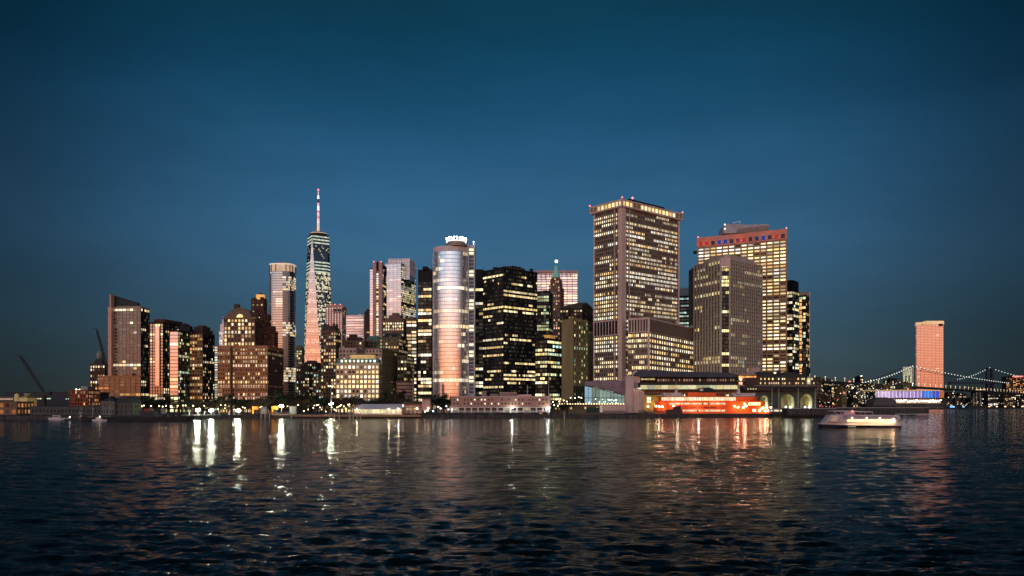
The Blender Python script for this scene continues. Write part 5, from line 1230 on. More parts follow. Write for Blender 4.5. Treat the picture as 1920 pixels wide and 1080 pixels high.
for (x, y, e) in ((960.5, 766, 1500), (1028, 767, 1500)):
    l = bpy.data.lights.new('wall_spill', 'POINT'); l.energy = e; l.color = (.95, 1, .85); l.shadow_soft_size = .5
    lo = bpy.data.objects.new('wall_spill', l); COL.objects.link(lo); lo.parent = t; lo.location = P(x, y, D - 3) - origin(t)

# ---- parked cars in front of it
def car(px, D, label, mat, van=False):
    c = XY(px, D); t = thing('parked_car', label, 'van' if van else 'car', (c.x, c.y, GZ), None)
    h = 1.0 if not van else 1.3; x = c.x; y = c.y
    prof = [(-2.2, .45), (-2.25, .95), (-1.5, 1.05), (-.9, 1.5), (.8, 1.52), (1.5, 1.08), (2.2, .98), (2.25, .45)] if not van else [(-2.6, .45), (-2.6, 2.1), (1.2, 2.2), (1.9, 1.3), (2.5, 1.15), (2.55, .45)]
    mb = MB(); i = 0; n = len(prof); mb.v = [(x + a, y - .9, GZ + b) for a, b in prof] + [(x + a, y + .9, GZ + b) for a, b in prof]
    mb.f = [tuple(range(n)), tuple(reversed(range(n, 2 * n)))] + [((k + 1) % n, k, n + k, n + (k + 1) % n) for k in range(n)]; mb.c = [(0, 0, 0)] * len(mb.f)
    mb.build('body', mat, t)
    mb = MB(); mb.box(x - .85 if not van else x + .6, x + .8 if not van else x + 1.4, y - .93, y + .93, GZ + 1.1 * (1 if not van else 1.3), GZ + (1.42 if not van else 1.9)); mb.build('side_windows', g_dark, t)
    for wx in (-1.4, 1.4):
        for wy in (-.92, .92):
            mb = MB(); mb.bar((x + wx, y + wy - .1, GZ + .36), (x + wx, y + wy + .1, GZ + .36), .36, n=10); mb.build('wheel', m_dark, t)
    return t
cars = [(866, 'dark car parked at the left end of the white column row', 0), (882, 'dark car second from the left below the white columns', 0), (920, 'black car parked left of the wall floodlight', 0), (934, 'dark van parked just left of the wall floodlight', 1),
        (974, 'dark car parked just right of the wall floodlight', 0), (987, 'grey car parked below the mast of the rose building', 0), (998, 'black car parked left of the small pink kiosk', 0), (1021, 'black van parked right of the small pink kiosk', 1)]
for k, (px, lab, vn) in enumerate(cars): car(px, 640 + (k % 2) * 2, lab, M(('black_car_paint', 'grey_car_paint')[k % 3 == 2], ((.012, .012, .015), (.07, .07, .08))[k % 3 == 2], .25, var=.05), vn)
t = thing('pink_kiosk', 'small pale pink kiosk standing on the quay between parked black cars', 'kiosk', (XY(1014, 638).x, 638, GZ)); pbox(1011, 1017, 769.5, 776.5, 637, 2.5, m_pinkw, 'wall'); pbox(1010.6, 1017.4, 769, 769.6, 636.6, 3.3, m_white, 'roof')
mb = MB(); b_ = XY(1028.5, 646); mb.bar((b_.x, b_.y, GZ), (b_.x, b_.y, Z(700, 646)), .22, .12); mb.bar((b_.x, b_.y, GZ), (b_.x, b_.y, GZ + .5), .5); tag(mb.build('radio_mast', m_white), 'tall thin white pole at the right end of the rose brown building', 'pole')

# ================================================================== THE PARK WATERFRONT
# ---- white tent
D = 640; a, b = XY(664, D), XY(753, D)
t = thing('white_tent', 'long white marquee with a lavender grey roof and brightly lit windows on the quay', 'tent', (a.x, D, GZ))
zr, ze = Z(757.5, D), Z(767, D); m_tent = M('tent_fabric', (.50, .46, .50), .7, var=.08, scale=.5)
mb = MB(); yr = D + 7
mb.face([(a.x - 1.5, D, ze), (b.x, D, ze), (b.x, yr, zr), (a.x + 5, yr, zr)]); mb.face([(b.x, D + 14, ze), (a.x - 1.5, D + 14, ze), (a.x + 5, yr, zr), (b.x, yr, zr)])
mb.face([(a.x - 1.5, D + 14, ze), (a.x - 1.5, D, ze), (a.x + 5, yr, zr)]); mb.face([(b.x, D, ze), (b.x, D + 14, ze), (b.x, yr, zr)]); mb.build('roof_canopy', m_tent, t)
mb = MB()
for k in range(13):
    u = k / 12; p = Vector((a.x + 5 + (b.x - a.x - 5) * u, yr, zr)); q = Vector((a.x - 1.5 + (b.x - a.x + 1.5) * u, D, ze)); mb.bar(p + Vector((0, 0, .05)), q + Vector((0, 0, .05)), .14)
mb.build('roof_seams', M('grey_tent_seam', (.32, .30, .34), .7), t, 'stuff')
mb = MB(); mb.box(a.x, b.x, D + .6, D + 13.4, GZ, ze - .1); mb.build('side_wall', M('pinkish_tent_wall', (.48, .40, .36), .8), t)
r = random.Random(4)
for k in range(12):
    x = 675.5 + k * 4; q = r.uniform(.4, .8); pbox_c = (1.0 * q, .86 * q, .48 * q); m2 = MB(); m2.plate([(x, 775), (x, 767.6), (x + 3.6, 767.6), (x + 3.6, 775)], D + .45, .1, pbox_c); m2.build('lit_window', g_dark, t)
m2 = MB(); m2.plate([(736, 775), (736, 768.4), (740, 768.4), (740, 775)], D + .45, .1, (1, .85, .5)); m2.build('lit_doorway', g_dark, t)
lamps_row(t, [(669, 768), (729, 767), (747, 766.5)], D - .6, .65, LAMP('tent_lamp_glow', (1, .85, .55), 9), 'eaves_lamp')
for x in (669, 729, 747):
    l = bpy.data.lights.new('tent_spill', 'POINT'); l.energy = 700; l.color = (1, .8, .45); l.shadow_soft_size = .4
    lo = bpy.data.objects.new('tent_spill', l); COL.objects.link(lo); lo.parent = t; lo.location = P(x, 768, D - 2.5) - origin(t)
# ---- restaurant and box right of the tent
t = thing('dark_roof_restaurant', 'low waterfront restaurant with a dark roof and small terrace, between white tent and pink box', 'building', (XY(752, 650).x, 650, GZ))
pbox(753, 791, 757, 775, 652, 12, M('rose_plaster', (.42, .27, .22), .8), 'wall'); mb = MB(); mb.plate([(750, 757), (756, 753.5), (786, 752), (793, 757)], 648, 18); mb.build('roof', m_dark, t)
pbox(760, 786, 761.5, 763, 647, 4, m_pinkw, 'terrace_slab'); windows_plate(t, (762, 783, 764, 770), 651.6, 6, 1, WARM, .35, .6)
for x in (762, 770, 778, 785): pbox(x, x + .7, 763, 776, 647.4, .4, m_white, 'terrace_post')
lamps_row(t, [(755, 760.5), (782, 766)], 646.5, .75, lam_w, 'wall_lamp')
t = thing('pink_box_house', 'plain pink box house with a thin dark slab roof, below the tall black slab', 'building', (XY(791, 640).x, 640, GZ))
pbox(791, 806, 748, 768, 641, 10, m_pinkw, 'wall'); pbox(785, 813, 745, 747.6, 638, 16, m_dark, 'slab_roof'); lamps_row(t, [(803, 765.5)], 640, .6, lam_o, 'wall_lamp')
for (x0, x1, y0, nm, lab) in ((472.5, 482.5, 762, 'orange_stall', 'tall orange stall on the quay, the left one of two'), (509, 520, 761.5, 'orange_stall', 'wide orange stall on the quay beside the tall floodlight, the right one of two')):
    a = XY(x0, 634); t = thing(nm, lab, 'stall', (a.x, a.y, GZ)); mo = M('glowing_orange_tarpaulin', (.75, .26, .03), .7, emit=(1, .28, .02), es=.10, var=.15, scale=1)  # faint glow added to the tarpaulin itself, no lamp inside
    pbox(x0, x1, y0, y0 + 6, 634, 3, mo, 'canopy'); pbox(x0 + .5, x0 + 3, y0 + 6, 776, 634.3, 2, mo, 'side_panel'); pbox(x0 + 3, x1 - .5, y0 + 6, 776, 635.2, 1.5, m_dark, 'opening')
for (x0, x1, y0, lab) in ((489, 500, 763, 'grey boxy stall between the two orange stalls'), (543, 555, 762, 'dim grey kiosk right of the tall floodlight'), (302, 309, 766, 'pale square kiosk near the left end of the park lamps')):
    a = XY(x0, 636); t = thing('grey_kiosk', lab, 'kiosk', (a.x, a.y, GZ)); pbox(x0, x1, y0, 776, 636, 3, M('dim_grey_panel', (.16, .16, .17), .8), 'wall'); pbox(x0 - .6, x1 + .6, y0 - .8, y0, 635.6, 4, m_dark, 'roof')
# ---- low terrace lit orange
m_deck = M('timber_boardwalk', (.34, .20, .11), .8, scale=.5)
mb = MB(); a, b = XY(488, 620), XY(790, 622); mb.box(a.x, b.x, 619.5, 634, 1.2, GZ + .3); mb.build('boardwalk', m_deck)['kind'] = 'structure'
# ---- timber jetties with piles
def jetty(xs, D, y0, y1, label, deckx=None):
    a = XY(xs[0], D); t = thing('timber_jetty', label, 'jetty', (a.x, a.y, 0)); m = M('pale_timber_pile', (.40, .33, .28), .85, scale=1)
    for x in xs:
        mb = MB(); v = XY(x, D); mb.bar((v.x, v.y, -1.2), (v.x, v.y, Z(y0, D)), .42, .36, n=8); mb.build('pile', m, t)
    mb = MB(); p = XY(min(xs) - .5, D + .7); q = XY(max(xs) + .5, D + .7); mb.box(p.x, q.x, D + .4, D + 1.0, Z(y1, D) - .25, Z(y1, D) + .25); mb.build('cross_beam', m_timber, t)
    if deckx: mb = MB(); p = XY(deckx[0], D); q = XY(deckx[1], D); mb.box(p.x, q.x, D - .5, D + 8, Z(y0, D), Z(y0, D) + .6); mb.build('deck', m_deck, t)
jetty([489.5, 497, 505], 600, 774, 781, 'small square timber jetty below the two orange stalls', (486, 508))
jetty([546], 605, 774, 779, 'single pale pile in the water right of the dark slatted dock')
jetty([618, 627, 636, 655], 606, 774, 777, 'row of four pale piles left of the white tent')
jetty([656.5, 662, 669.5, 676], 604, 773.5, 776, 'group of four close pale piles right in front of the white tent')
jetty([1058], 612, 772, 780, 'lone pale pile between the rose building and the dark pile cluster')
t = thing('slatted_dock', 'dark floating dock with many thin slats below the tall park floodlight', 'dock', (XY(511, 608).x, 608, 0))
pbox(511, 545, 778, 784, 608, 6, m_timber, 'float')
for k in range(17):
    x = 512 + k * 1.95; pbox(x, x + .7, 772 + (k % 3) * .6, 779, 607.6, .4, M('pale_timber_pile', None), 'slat')

# ---- floodlight poles
lam_f = LAMP('park_flood_glow', (.95, 1, .70), 75)
def flood(px, py, D, label, n=4, e=16000, r=.72, h2=None):
    b = XY(px, D); t = thing('floodlight_pole', label, 'floodlight', (b.x, b.y, GZ)); zt = Z(py, D)
    mb = MB(); mb.bar((b.x, b.y, GZ), (b.x, b.y, (h2 or zt)), .2, .14, n=6); mb.build('pole', m_pole, t)
    mb = MB(); mb.box(b.x - 1.3, b.x + 1.3, D + .1, D + .6, zt - .6, zt + .6); br = mb.build('lamp_bracket', m_dark, t)
    for k in range(n):
        m2 = MB(); m2.ball((b.x - 1.0 + 2.0 * k / max(1, n - 1) if n > 1 else b.x, D - .4, zt + (.35 if k % 2 else -.25)), r, 10, 6); m2.build('lamp_head', lam_f, br)
    l = bpy.data.lights.new('flood_spill', 'POINT'); l.energy = e; l.color = (.95, 1, .72); l.shadow_soft_size = .8
    lo = bpy.data.objects.new('flood_spill', l); COL.objects.link(lo); lo.parent = t; lo.location = (0, -2.5, zt - GZ)
flood(371, 768.5, 632, 'leftmost of the glaring white floodlights on the park quay', 4)
flood(396.5, 769.3, 632, 'second glaring white floodlight from the left on the park quay', 4)
flood(447.5, 769.3, 632, 'widest glaring white floodlight, left of the tall orange stall', 5, 24000)
flood(528, 761, 633, 'tall white floodlight right above the slatted dock', 3, 12000, .7)
flood(621, 757.5, 633, 'white floodlight on a tall pole left of the white tent', 2, 8000, .62, Z(722, 633))
m2 = MB(); 
for x in (616, 620, 624): m2.ball(P(x, 724, 633), .75, 8, 5)
tag(m2.build('mast_lamp_cluster', LAMP('dim_yellow_lamp', (.9, .9, .5), 1.1)), 'dim yellow lamp cluster high on the pole left of the white tent', 'lamp')
mb = MB(); v = XY(774.5, 655); mb.bar((v.x, v.y, GZ), (v.x, v.y, Z(697, 655)), .26, .16); mb.bar((v.x, v.y, GZ), (v.x, v.y, GZ + .6), .5); tag(mb.build('tall_pole', M('pink_white_pole', (.6, .5, .48), .6)), 'tall thin pinkish pole standing in front of the round brown building', 'pole')

# ---- park lamps, one object each
def lamp_post(px, py, D, mat, group, label, r=.42):
    b = XY(px, D); t = thing('park_lamp', label, 'lamp post', (b.x, b.y, GZ), group); zt = Z(py, D)
    mb = MB(); mb.bar((b.x, b.y, GZ), (b.x, b.y, zt), .10, .07, n=5); mb.build('post', m_dark, t)
    mb = MB(); mb.ball((b.x, b.y, zt + .1), r, 8, 5); gl = mb.build('lamp_globe', mat, t)
    mb = MB(); mb.bar((b.x, b.y, zt + r), (b.x, b.y, zt + r + .35), r * .9, .05, n=6); mb.build('cap', m_dark, gl)
rg = random.Random(31)
ORDS = ['first', 'second', 'third', 'fourth', 'fifth', 'sixth', 'seventh', 'eighth', 'ninth', 'tenth', 'eleventh', 'twelfth', 'thirteenth', 'fourteenth', 'fifteenth', 'sixteenth', 'seventeenth', 'eighteenth', 'nineteenth', 'twentieth'] + ['twenty-' + q for q in ('first', 'second', 'third', 'fourth', 'fifth', 'sixth', 'seventh', 'eighth', 'ninth')] + ['thirtieth']
def lamp_row(pts, D0, D1, mat, group, kind, where, r):
    """park lamps of one stretch, each labelled by its height among them and its turn from the left"""
    ys = sorted(y for _, y in pts); med = ys[len(ys) // 2]
    for k, (x, y) in enumerate(sorted(pts)):
        hi = 'high' if y <= med - 1 else ('low' if y > med + 1 else 'middling')
        lamp_post(x, y, rg.uniform(D0, D1), mat, group, '%s %s lamp %s, %s from the left there' % (hi, kind, where, ORDS[k]), r)
lamp_row(((266, 762), (270, 760.5), (283, 761.5), (256, 768), (298.5, 761.5), (305, 762.5), (311, 761), (321, 761.5), (333, 761), (343, 760.5), (348, 760.5), (362, 760.8)), 634, 660, lam_w,
         'warm white park lamps at the left end of the trees', 'warm white', 'left of the glaring floodlights', .42)
lamp_row(((383, 761), (409, 767), (414, 760), (422, 765.5), (422.5, 760), (439, 768), (455, 763.5), (459, 765)), 636, 660, LAMP('gold_lamp_glow', (1, .72, .30), 8),
         'gold park lamps around the glaring floodlights', 'small gold', 'among the glaring floodlights', .36)
lamp_row(((488, 764), (491, 762.5), (539, 762), (559, 759.5), (556, 766), (578, 768), (587.5, 765), (589.5, 760.5), (594, 760), (597, 759), (600, 764), (603, 768), (570, 771), (611, 772)), 636, 656, LAMP('peach_lamp_glow', (1, .66, .38), 8),
         'peach park lamps on the boardwalk', 'peach', 'on the boardwalk right of the orange stalls', .38)
lamp_row(((627, 768), (632, 764), (635, 762.5), (638, 761), (640, 759.5), (645, 762), (653, 759), (655, 758.5), (630, 770), (648, 766)), 640, 655, LAMP('gold_lamp_glow'),
         'gold lamps left of the tent', 'gold', 'crowded just left of the white tent', .42)
lamp_row(((822, 763), (826, 766), (837, 762), (841, 768), (797, 772), (812, 771)), 645, 653, lam_c,
         'cool lamps under the dark tree', 'cool white', 'at the foot of the curved tower', .42)
lamp_row(((1037, 754), (1043, 749), (1049, 753), (1057, 751), (1063, 753), (1070, 746), (1078, 746.5), (1085, 745), (1090, 746), (1039, 760), (1046, 761)), 655, 680, lam_w,
         'warm lamps right of the rose building', 'warm', 'right of the rose brown building', .45)
for k in range(7):
    x = 355 + k * 14 + (k % 2) * 4; v = XY(x, 628); mb = MB(); mb.bar((v.x, v.y, .3), (v.x, v.y, GZ + 2.4), .18, .14); mb.bar((v.x, v.y, GZ + 2.4), (v.x + 1.2, v.y, GZ + 3.2), .12)
    o = tag(mb.build('curved_post', m_white), ORDS[k] + ' curved white post from the left on the floodlit park quay edge', 'post', 'curved white posts along the floodlit quay')
# people in the small crowd left of the tent
def person(px, D, h, mat, pose, label):
    v = XY(px, D); r = random.Random(int(px * 7)); k = h / 1.75; t = bpy.data.meshes.new('person'); bm = bmesh.new()
    J = [(0, 0, .95), (0, 0, 1.2), (0, 0, 1.42), (0, 0, 1.52), (0, 0, 1.64), (-.1, 0, .92), (-.12 - pose * .1, pose * .15, .5), (-.12 - pose * .16, pose * .1, .08), (-.12 - pose * .16, -.12 + pose * .1, .04),
         (.1, 0, .92), (.12 + pose * .12, -pose * .1, .5), (.12 + pose * .2, pose * .15, .08), (.12 + pose * .2, -.12 + pose * .15, .04), (-.18, 0, 1.4), (-.25, 0, 1.15), (-.24, -.1 - pose * .1, .92), (.18, 0, 1.4), (.25, -.02, 1.15), (.22, -.16 * (1 + pose), .95)]
    E_ = [(0, 1), (1, 2), (2, 3), (3, 4), (0, 5), (5, 6), (6, 7), (7, 8), (0, 9), (9, 10), (10, 11), (11, 12), (2, 13), (13, 14), (14, 15), (2, 16), (16, 17), (17, 18)]
    Rr = [.15, .15, .13, .06, .11, .1, .075, .05, .045, .1, .075, .05, .045, .07, .05, .04, .07, .05, .04]
    t.from_pydata([(a * k, b * k, c * k) for a, b, c in J], E_, []); o = bpy.data.objects.new('person', t); COL.objects.link(o)
    md = o.modifiers.new('skin', 'SKIN'); md = o.modifiers.new('sub', 'SUBSURF'); md.levels = 1; md.render_levels = 1
    if t.skin_vertices:
        for i, q in enumerate(t.skin_vertices[0].data): q.radius = (Rr[i] * k, Rr[i] * k * .8)
        t.skin_vertices[0].data[0].use_root = True
    bm.free(); o.location = (v.x, v.y, GZ + .3); t.materials.append(mat); tag(o, label, 'person'); return o
coats = [M('rose_coat', (.45, .25, .22), .8), M('dark_navy_coat', (.04, .04, .07), .8), M('pale_coat', (.5, .42, .4), .8)]
for i, (px, lab) in enumerate(((642.5, 'standing person in a rose coat on the boardwalk under the gold lamps'), (647, 'person in dark clothes on the boardwalk under the gold lamps'), (652.5, 'person in a pale coat nearest the white tent'), (657.5, 'person in a rose coat right beside the tent corner'))):
    person(px, 628.5, 1.78, coats[(0, 1, 2, 0)[i]], (.2, .8, .3, .6)[i], lab)

# ---- trees
m_bark = M('dark_bark', (.035, .028, .022), .95, scale=2)
m_twig = M('bare_winter_twigs', (.085, .058, .036), .95, scale=.6, var=.4)
m_leafy = M('dark_evergreen_leaves', (.025, .035, .02), .9, scale=.6, var=.4)
def tree_meshes(seed, leafy=False):
    r = random.Random(seed); tk, cr = MB(), MB(); tips = []
    def grow(p, d, L, w, lv):
        q = p + d * L; (tk if lv < 2 else cr).bar(p, q, w, w * .65, n=5 if lv < 1 else 3)
        if lv >= 4: tips.append(q); return
        for i in range(3 if lv else 5):
            ax = Vector((r.gauss(0, 1), r.gauss(0, 1), r.gauss(0, .35))).normalized(); dd = (d * (.95 if lv else .6) + ax * r.uniform(.5, .95)).normalized()
            if dd.z < -.05: dd.z = .1
            grow(p + d * L * r.uniform(.6, 1), dd, L * r.uniform(.58, .8), w * .55, lv + 1)
    grow(Vector((0, 0, 0)), Vector((r.gauss(0, .04), r.gauss(0, .04), 1)).normalized(), 4.0, .34, 0)
    for q in tips:
        for k in range(3 if not leafy else 4):
            c = q + Vector((r.gauss(0, .55), r.gauss(0, .55), r.gauss(0, .45))); s = r.uniform(.12, .3) if not leafy else r.uniform(.3, .55)
            a = Vector((r.gauss(0, 1), r.gauss(0, 1), r.gauss(0, 1))).normalized() * s * 2; b = Vector((r.gauss(0, 1), r.gauss(0, 1), r.gauss(0, 1))).normalized() * s * .7
            cr.face([c - a, c + b, c + a, c - b] if leafy else [c - a, c + b * .6, c + a])
    return tk.mesh('trunk', m_bark), cr.mesh('crown', m_leafy if leafy else m_twig)
TM = [tree_meshes(s) for s in (1, 2, 3, 4)]; TL = [tree_meshes(s, True) for s in (11, 12)]
def tree(px, D, h, label, group, leafy=False, seed=0):
    r = random.Random(seed + int(px * 10)); tk, cr = (TL if leafy else TM)[r.randrange(2 if leafy else 4)]; v = XY(px, D)
    t = thing('evergreen_tree' if leafy else 'bare_tree', label, 'tree', (v.x, v.y, GZ), group); s = h / 12.5
    for nm, me in (('trunk', tk), ('crown', cr)):
        o = bpy.data.objects.new(nm, me); COL.objects.link(o); o.parent = t
    t.scale = (s * r.uniform(.95, 1.25), s * r.uniform(.95, 1.25), s); t.rotation_euler = (0, 0, r.uniform(0, 6.28))
rt = random.Random(77); nth = {}
MARKS = ['the coral mirror strip', 'the gap beside the stepped shoulders', 'the stepped shoulder tower', 'the left end of the brick block', 'the drain line of the brick block', 'the arched roof', 'the chimney of the arched roof',
         'the right end of the brick block', 'the lantern tower', 'the rounded glass tower', 'the gap left of the spire', 'the mast of the spire tower', 'the mansard block', 'the left end of the government house', 'the middle of the government house',
         'the right end of the government house', 'the olive shaded wall', 'the dense window tower', 'the round brown terraces', 'the tall thin pole', 'the tall black slab']
for i in range(62):
    px = 326 + i * 7.3 + rt.uniform(-3, 3); row = i % 3; D = (662, 690, 722)[row] + rt.uniform(-6, 6)
    ytop = 737 if px < 470 else (731 if px < 640 else 728)
    if 655 < px < 700: ytop = 733
    h = Z(ytop + rt.uniform(-3, 4), D) - GZ
    mark = MARKS[min(20, max(0, int((px - 322) / 22.3)))]; rowname = ('front', 'middle', 'back')[row]; nth[(mark, row)] = nth.get((mark, row), 0) + 1
    leafy_ = i % 4 == 3
    lab = '%s row %s tree below %s' % (rowname, 'leafy' if leafy_ else 'bare', mark) + ('' if nth[(mark, row)] == 1 else ', right hand of two')
    tree(px, D, h, lab, 'dark park trees behind the waterfront', leafy=leafy_)
for px, D, yt, lab in ((818, 662, 735, 'dark tree left of the foot of the curved tower'), (832, 664, 733, 'dark bushy tree between curved tower and rose brown building'), (843, 668, 738, 'smaller dark tree touching the left end of the rose brown building'),
                       (268, 680, 741, 'dark tree right of the sail tower podium'), (290, 700, 740, 'dark tree below the orange bay tower'), (310, 705, 739, 'dark tree below the coral mirror tower'), (1046, 690, 742, 'dark tree right of the rose brown building'), (1064, 692, 745, 'dark low tree below the olive slab')):
    tree(px, D, Z(yt, D) - GZ, lab, None, leafy=True)
for px, D, yt, lab in ((1534, 860, 716, 'tall bare tree just right of the arched ferry house'), (1546, 880, 712, 'bare tree second from the arched ferry house'), (1560, 900, 715, 'bare tree third from the arched ferry house')):
    tree(px, D, Z(yt, D) - GZ, lab, None)

# ================================================================== RIGHT SIDE
# ---- coral mirror tower
D = 2330
t = thing('coral_mirror_tower', 'lone tall coral pink mirror tower behind the bridge at the right', 'building', (XY(1744, D).x, D, GZ))
pa, pb = XY(1718.5, D + 28), XY(1769, D); d_ = (pb - pa).normalized(); back = Vector((-d_.y, d_.x)) * 40
q = [pa, pb, pb + back, pa + back]; zt = Z(608, D)
block(t, q, GZ, zt, [ST(nf=52, cw=10, pw=.05, bh=.22, d=.3, wall=w_pink, glass=g_far, lit=dict(p=.03, b=.5, pal=PINK, run=.3, full=0)), None, None, ST(nf=70, cw=8, pw=.1, bh=.2, wall=w_lilac, glass=g_wtc, lit=dict(p=.04))], w_dkbrown)
mb = MB(); cr_ = shrink(q, 1.04); mb.prism(cr_, zt, Z(602.5, D)); mb.build('lit_crown', M('lit_gold_crown', (.6, .45, .3), .6, emit=(1, .62, .28), es=.55, var=.25, scale=.05), t)
m2 = MB(); m2.plate([(1761, 611), (1761, 607), (1768, 607), (1768, 611)], D - 3, 3); m2.build('dark_top_notch', w_dkbrown, t)
m2 = MB(); m2.plate([(1737, 608), (1737, 601.6), (1769, 601.6), (1769, 608)], D + 6, 20); m2.build('raised_crown', M('lit_gold_crown', None), t)

# ---- stone bridge with lit cables
t = thing('stone_bridge', 'suspension bridge with a pale stone tower, strung lights on its cables and a dark deck', 'bridge', (XY(1703, 1500).x, 1500, 0))
A0, TW, B0 = P(1585, 723, 1230), P(1703, 688, 1500), P(1885, 719, 2150)
dirb = (XY(1885, 2150) - XY(1585, 1230)).normalized(); nb = Vector((-dirb.y, dirb.x))
m_bst = M('pale_bridge_granite', (.62, .60, .46), .85, scale=.2, streak=True)
tx, ty = TW.x, TW.y; ztw = TW.z
for k, (s, nm) in enumerate(((-6, 'tower_leg'), (0, 'tower_leg'), (6, 'tower_leg'))):
    mb = MB(); c = Vector((tx, ty)) + nb * s; mb.prism([c - dirb * 5.5 - nb * 1.5, c + dirb * 5.5 - nb * 1.5, c + dirb * 5.5 + nb * 1.5, c - dirb * 5.5 + nb * 1.5], 0, ztw - 10); mb.build(nm, m_bst, t)
mb = MB(); c = Vector((tx, ty)); mb.prism([c - dirb * 5.8 - nb * 8, c + dirb * 5.8 - nb * 8, c + dirb * 5.8 + nb * 8, c - dirb * 5.8 + nb * 8], ztw - 16, ztw - 2); mb.prism([c - dirb * 7 - nb * 8.8, c + dirb * 7 - nb * 8.8, c + dirb * 7 + nb * 8.8, c - dirb * 7 + nb * 8.8], ztw - 2, ztw); mb.build('tower_head', m_bst, t)
mb = MB(); mb.prism([c - dirb * 7 - nb * 8.8, c + dirb * 7 - nb * 8.8, c + dirb * 7 + nb * 8.8, c - dirb * 7 + nb * 8.8], 0, 38); mb.build('tower_base', m_bst, t)
for s_ in (-1, 1):  # unseen spots added in mid-air to brighten the stone tower
    l = bpy.data.lights.new('tower_fill_spot', 'SPOT'); l.energy = 22000; l.color = (.95, 1, .72); l.spot_size = math.radians(70); l.shadow_soft_size = 1.0
    lo = bpy.data.objects.new('tower_fill_spot', l); COL.objects.link(lo); lo.parent = t; w_ = Vector((tx, ty, 46)) + Vector((-dirb.x * 34 - nb.x * (16 + 8 * s_), -dirb.y * 34 - nb.y * (16 + 8 * s_), 0)); lo.location = w_ - origin(t)
    lo.rotation_euler = (w_ - Vector((tx, ty, 66))).to_track_quat('Z', 'Y').to_euler()
def cablep(u):
    if u < 0: v = A0.lerp(TW, 1 + u); v.z -= 5 * math.sin(math.pi * (1 + u)); return v
    v = TW.lerp(B0, u); v.z = B0.z + (TW.z - B0.z) * (1 - u) ** 1.9; return v
us = [-1 + i / 24 for i in range(24)] + [i / 34 for i in range(35)]
for s in (-7.5, 7.5):
    mb = MB(); pts = [cablep(u) + Vector((nb.x * s, nb.y * s, 0)) for u in us]
    for a, b in zip(pts, pts[1:]): mb.bar(a, b, .55)
    mb.build('main_cable', m_dark, t)
mb = MB()
for u in us[::1]:
    p = cablep(u) + Vector((nb.x * -7.5, nb.y * -7.5, 1.2)); mb.ball(p, 1.05 if u < 0 else 1.15, 6, 4)
mb.build('cable_lights', LAMP('pale_cable_light', (.86, 1, .88), 1.0), t, 'stuff')
def deckz(p): return 40 + 0 * p.x
mb = MB(); a = XY(1540, 1110); b = XY(1990, 2700); pts = [Vector((a.x, a.y)).lerp(b, i / 30) for i in range(31)]
pts = [XY(1585, 1230) + (XY(1885, 2150) - XY(1585, 1230)) * (-.25 + 1.9 * i / 30) for i in range(31)]
for p, q_ in zip(pts, pts[1:]):
    mb.hexa([(v.x, v.y, 42) for v in (p - nb * 9, q_ - nb * 9, q_ + nb * 9, p + nb * 9)], [(v.x, v.y, 45.5) for v in (p - nb * 9, q_ - nb * 9, q_ + nb * 9, p + nb * 9)])
mb.build('deck', m_dark, t)
mb = MB()
for i in range(60):
    p = pts[0].lerp(pts[-1], i / 59) - nb * 9.5; mb.bar((p.x, p.y, 45.5), (p.x, p.y, 50), .2); mb.ball((p.x, p.y, 50.6), .75, 6, 4)
mb.build('deck_lamps', LAMP('amber_deck_light', (1, .66, .3), 1.8), t, 'stuff')
mb = MB()
for u in us[1:-1:1]:
    p = cablep(u); pz = Vector((nb.x * -7.5, nb.y * -7.5, 0)) + p
    if p.z > 47: mb.bar(pz, Vector((pz.x, pz.y, 45)), .16)
mb.build('suspenders', m_dark, t, 'stuff')
# ---- far steel bridge
t = thing('steel_bridge', 'farther suspension bridge with a dark steel tower and small cable lights at the right edge', 'bridge', (XY(1855, 2700).x, 2700, 0))
D = 2700; m_st = M('dark_blue_steel', (.03, .04, .06), .6); TW2 = P(1855.5, 690, D)
for s in (-5, 5):
    mb = MB(); mb.box(TW2.x + s * 1.6 - 3.2, TW2.x + s * 1.6 + 3.2, D - 6, D + 6, 0, TW2.z); mb.build('tower_leg', m_st, t)
for y in (691, 700, 709, 716): mb = MB(); mb.box(TW2.x - 8, TW2.x + 8, D - 4, D + 4, Z(y + 1.6, D), Z(y - 1, D)); mb.build('cross_brace', m_st, t)
mb = MB(); mb.ball((TW2.x, D, TW2.z + 2.5), 3, 8, 5); mb.build('tower_finial', m_st, t)
def c2(u):
    if u < 0: x0, y0 = 1795, 712; v = P(x0 + (1855 - x0) * (1 + u), 690 + (712 - 690) * (-u) ** 1.0 - 0 + 3 * math.sin(math.pi * -u), D); return v
    return P(1855 + 125 * u, 690 + 26 * (1 - (1 - u) ** 1.7), D)
uu = [-1 + i / 14 for i in range(14)] + [i / 22 for i in range(23)]
mb = MB(); pts2 = [c2(u) for u in uu]
for a, b in zip(pts2, pts2[1:]): mb.bar(a, b, .8)
mb.build('main_cable', m_st, t)
mb = MB()
for p in pts2: mb.ball(p + Vector((0, -2, 1)), 1.5, 6, 4)
mb.build('cable_lights', LAMP('pale_cable_light', None), t, 'stuff')
mb = MB(); a, b = P(1780, 719.5, D), P(1990, 719.5, D); mb.box(a.x, b.x, D - 10, D + 10, a.z, a.z + 6); mb.build('deck', m_st, t)

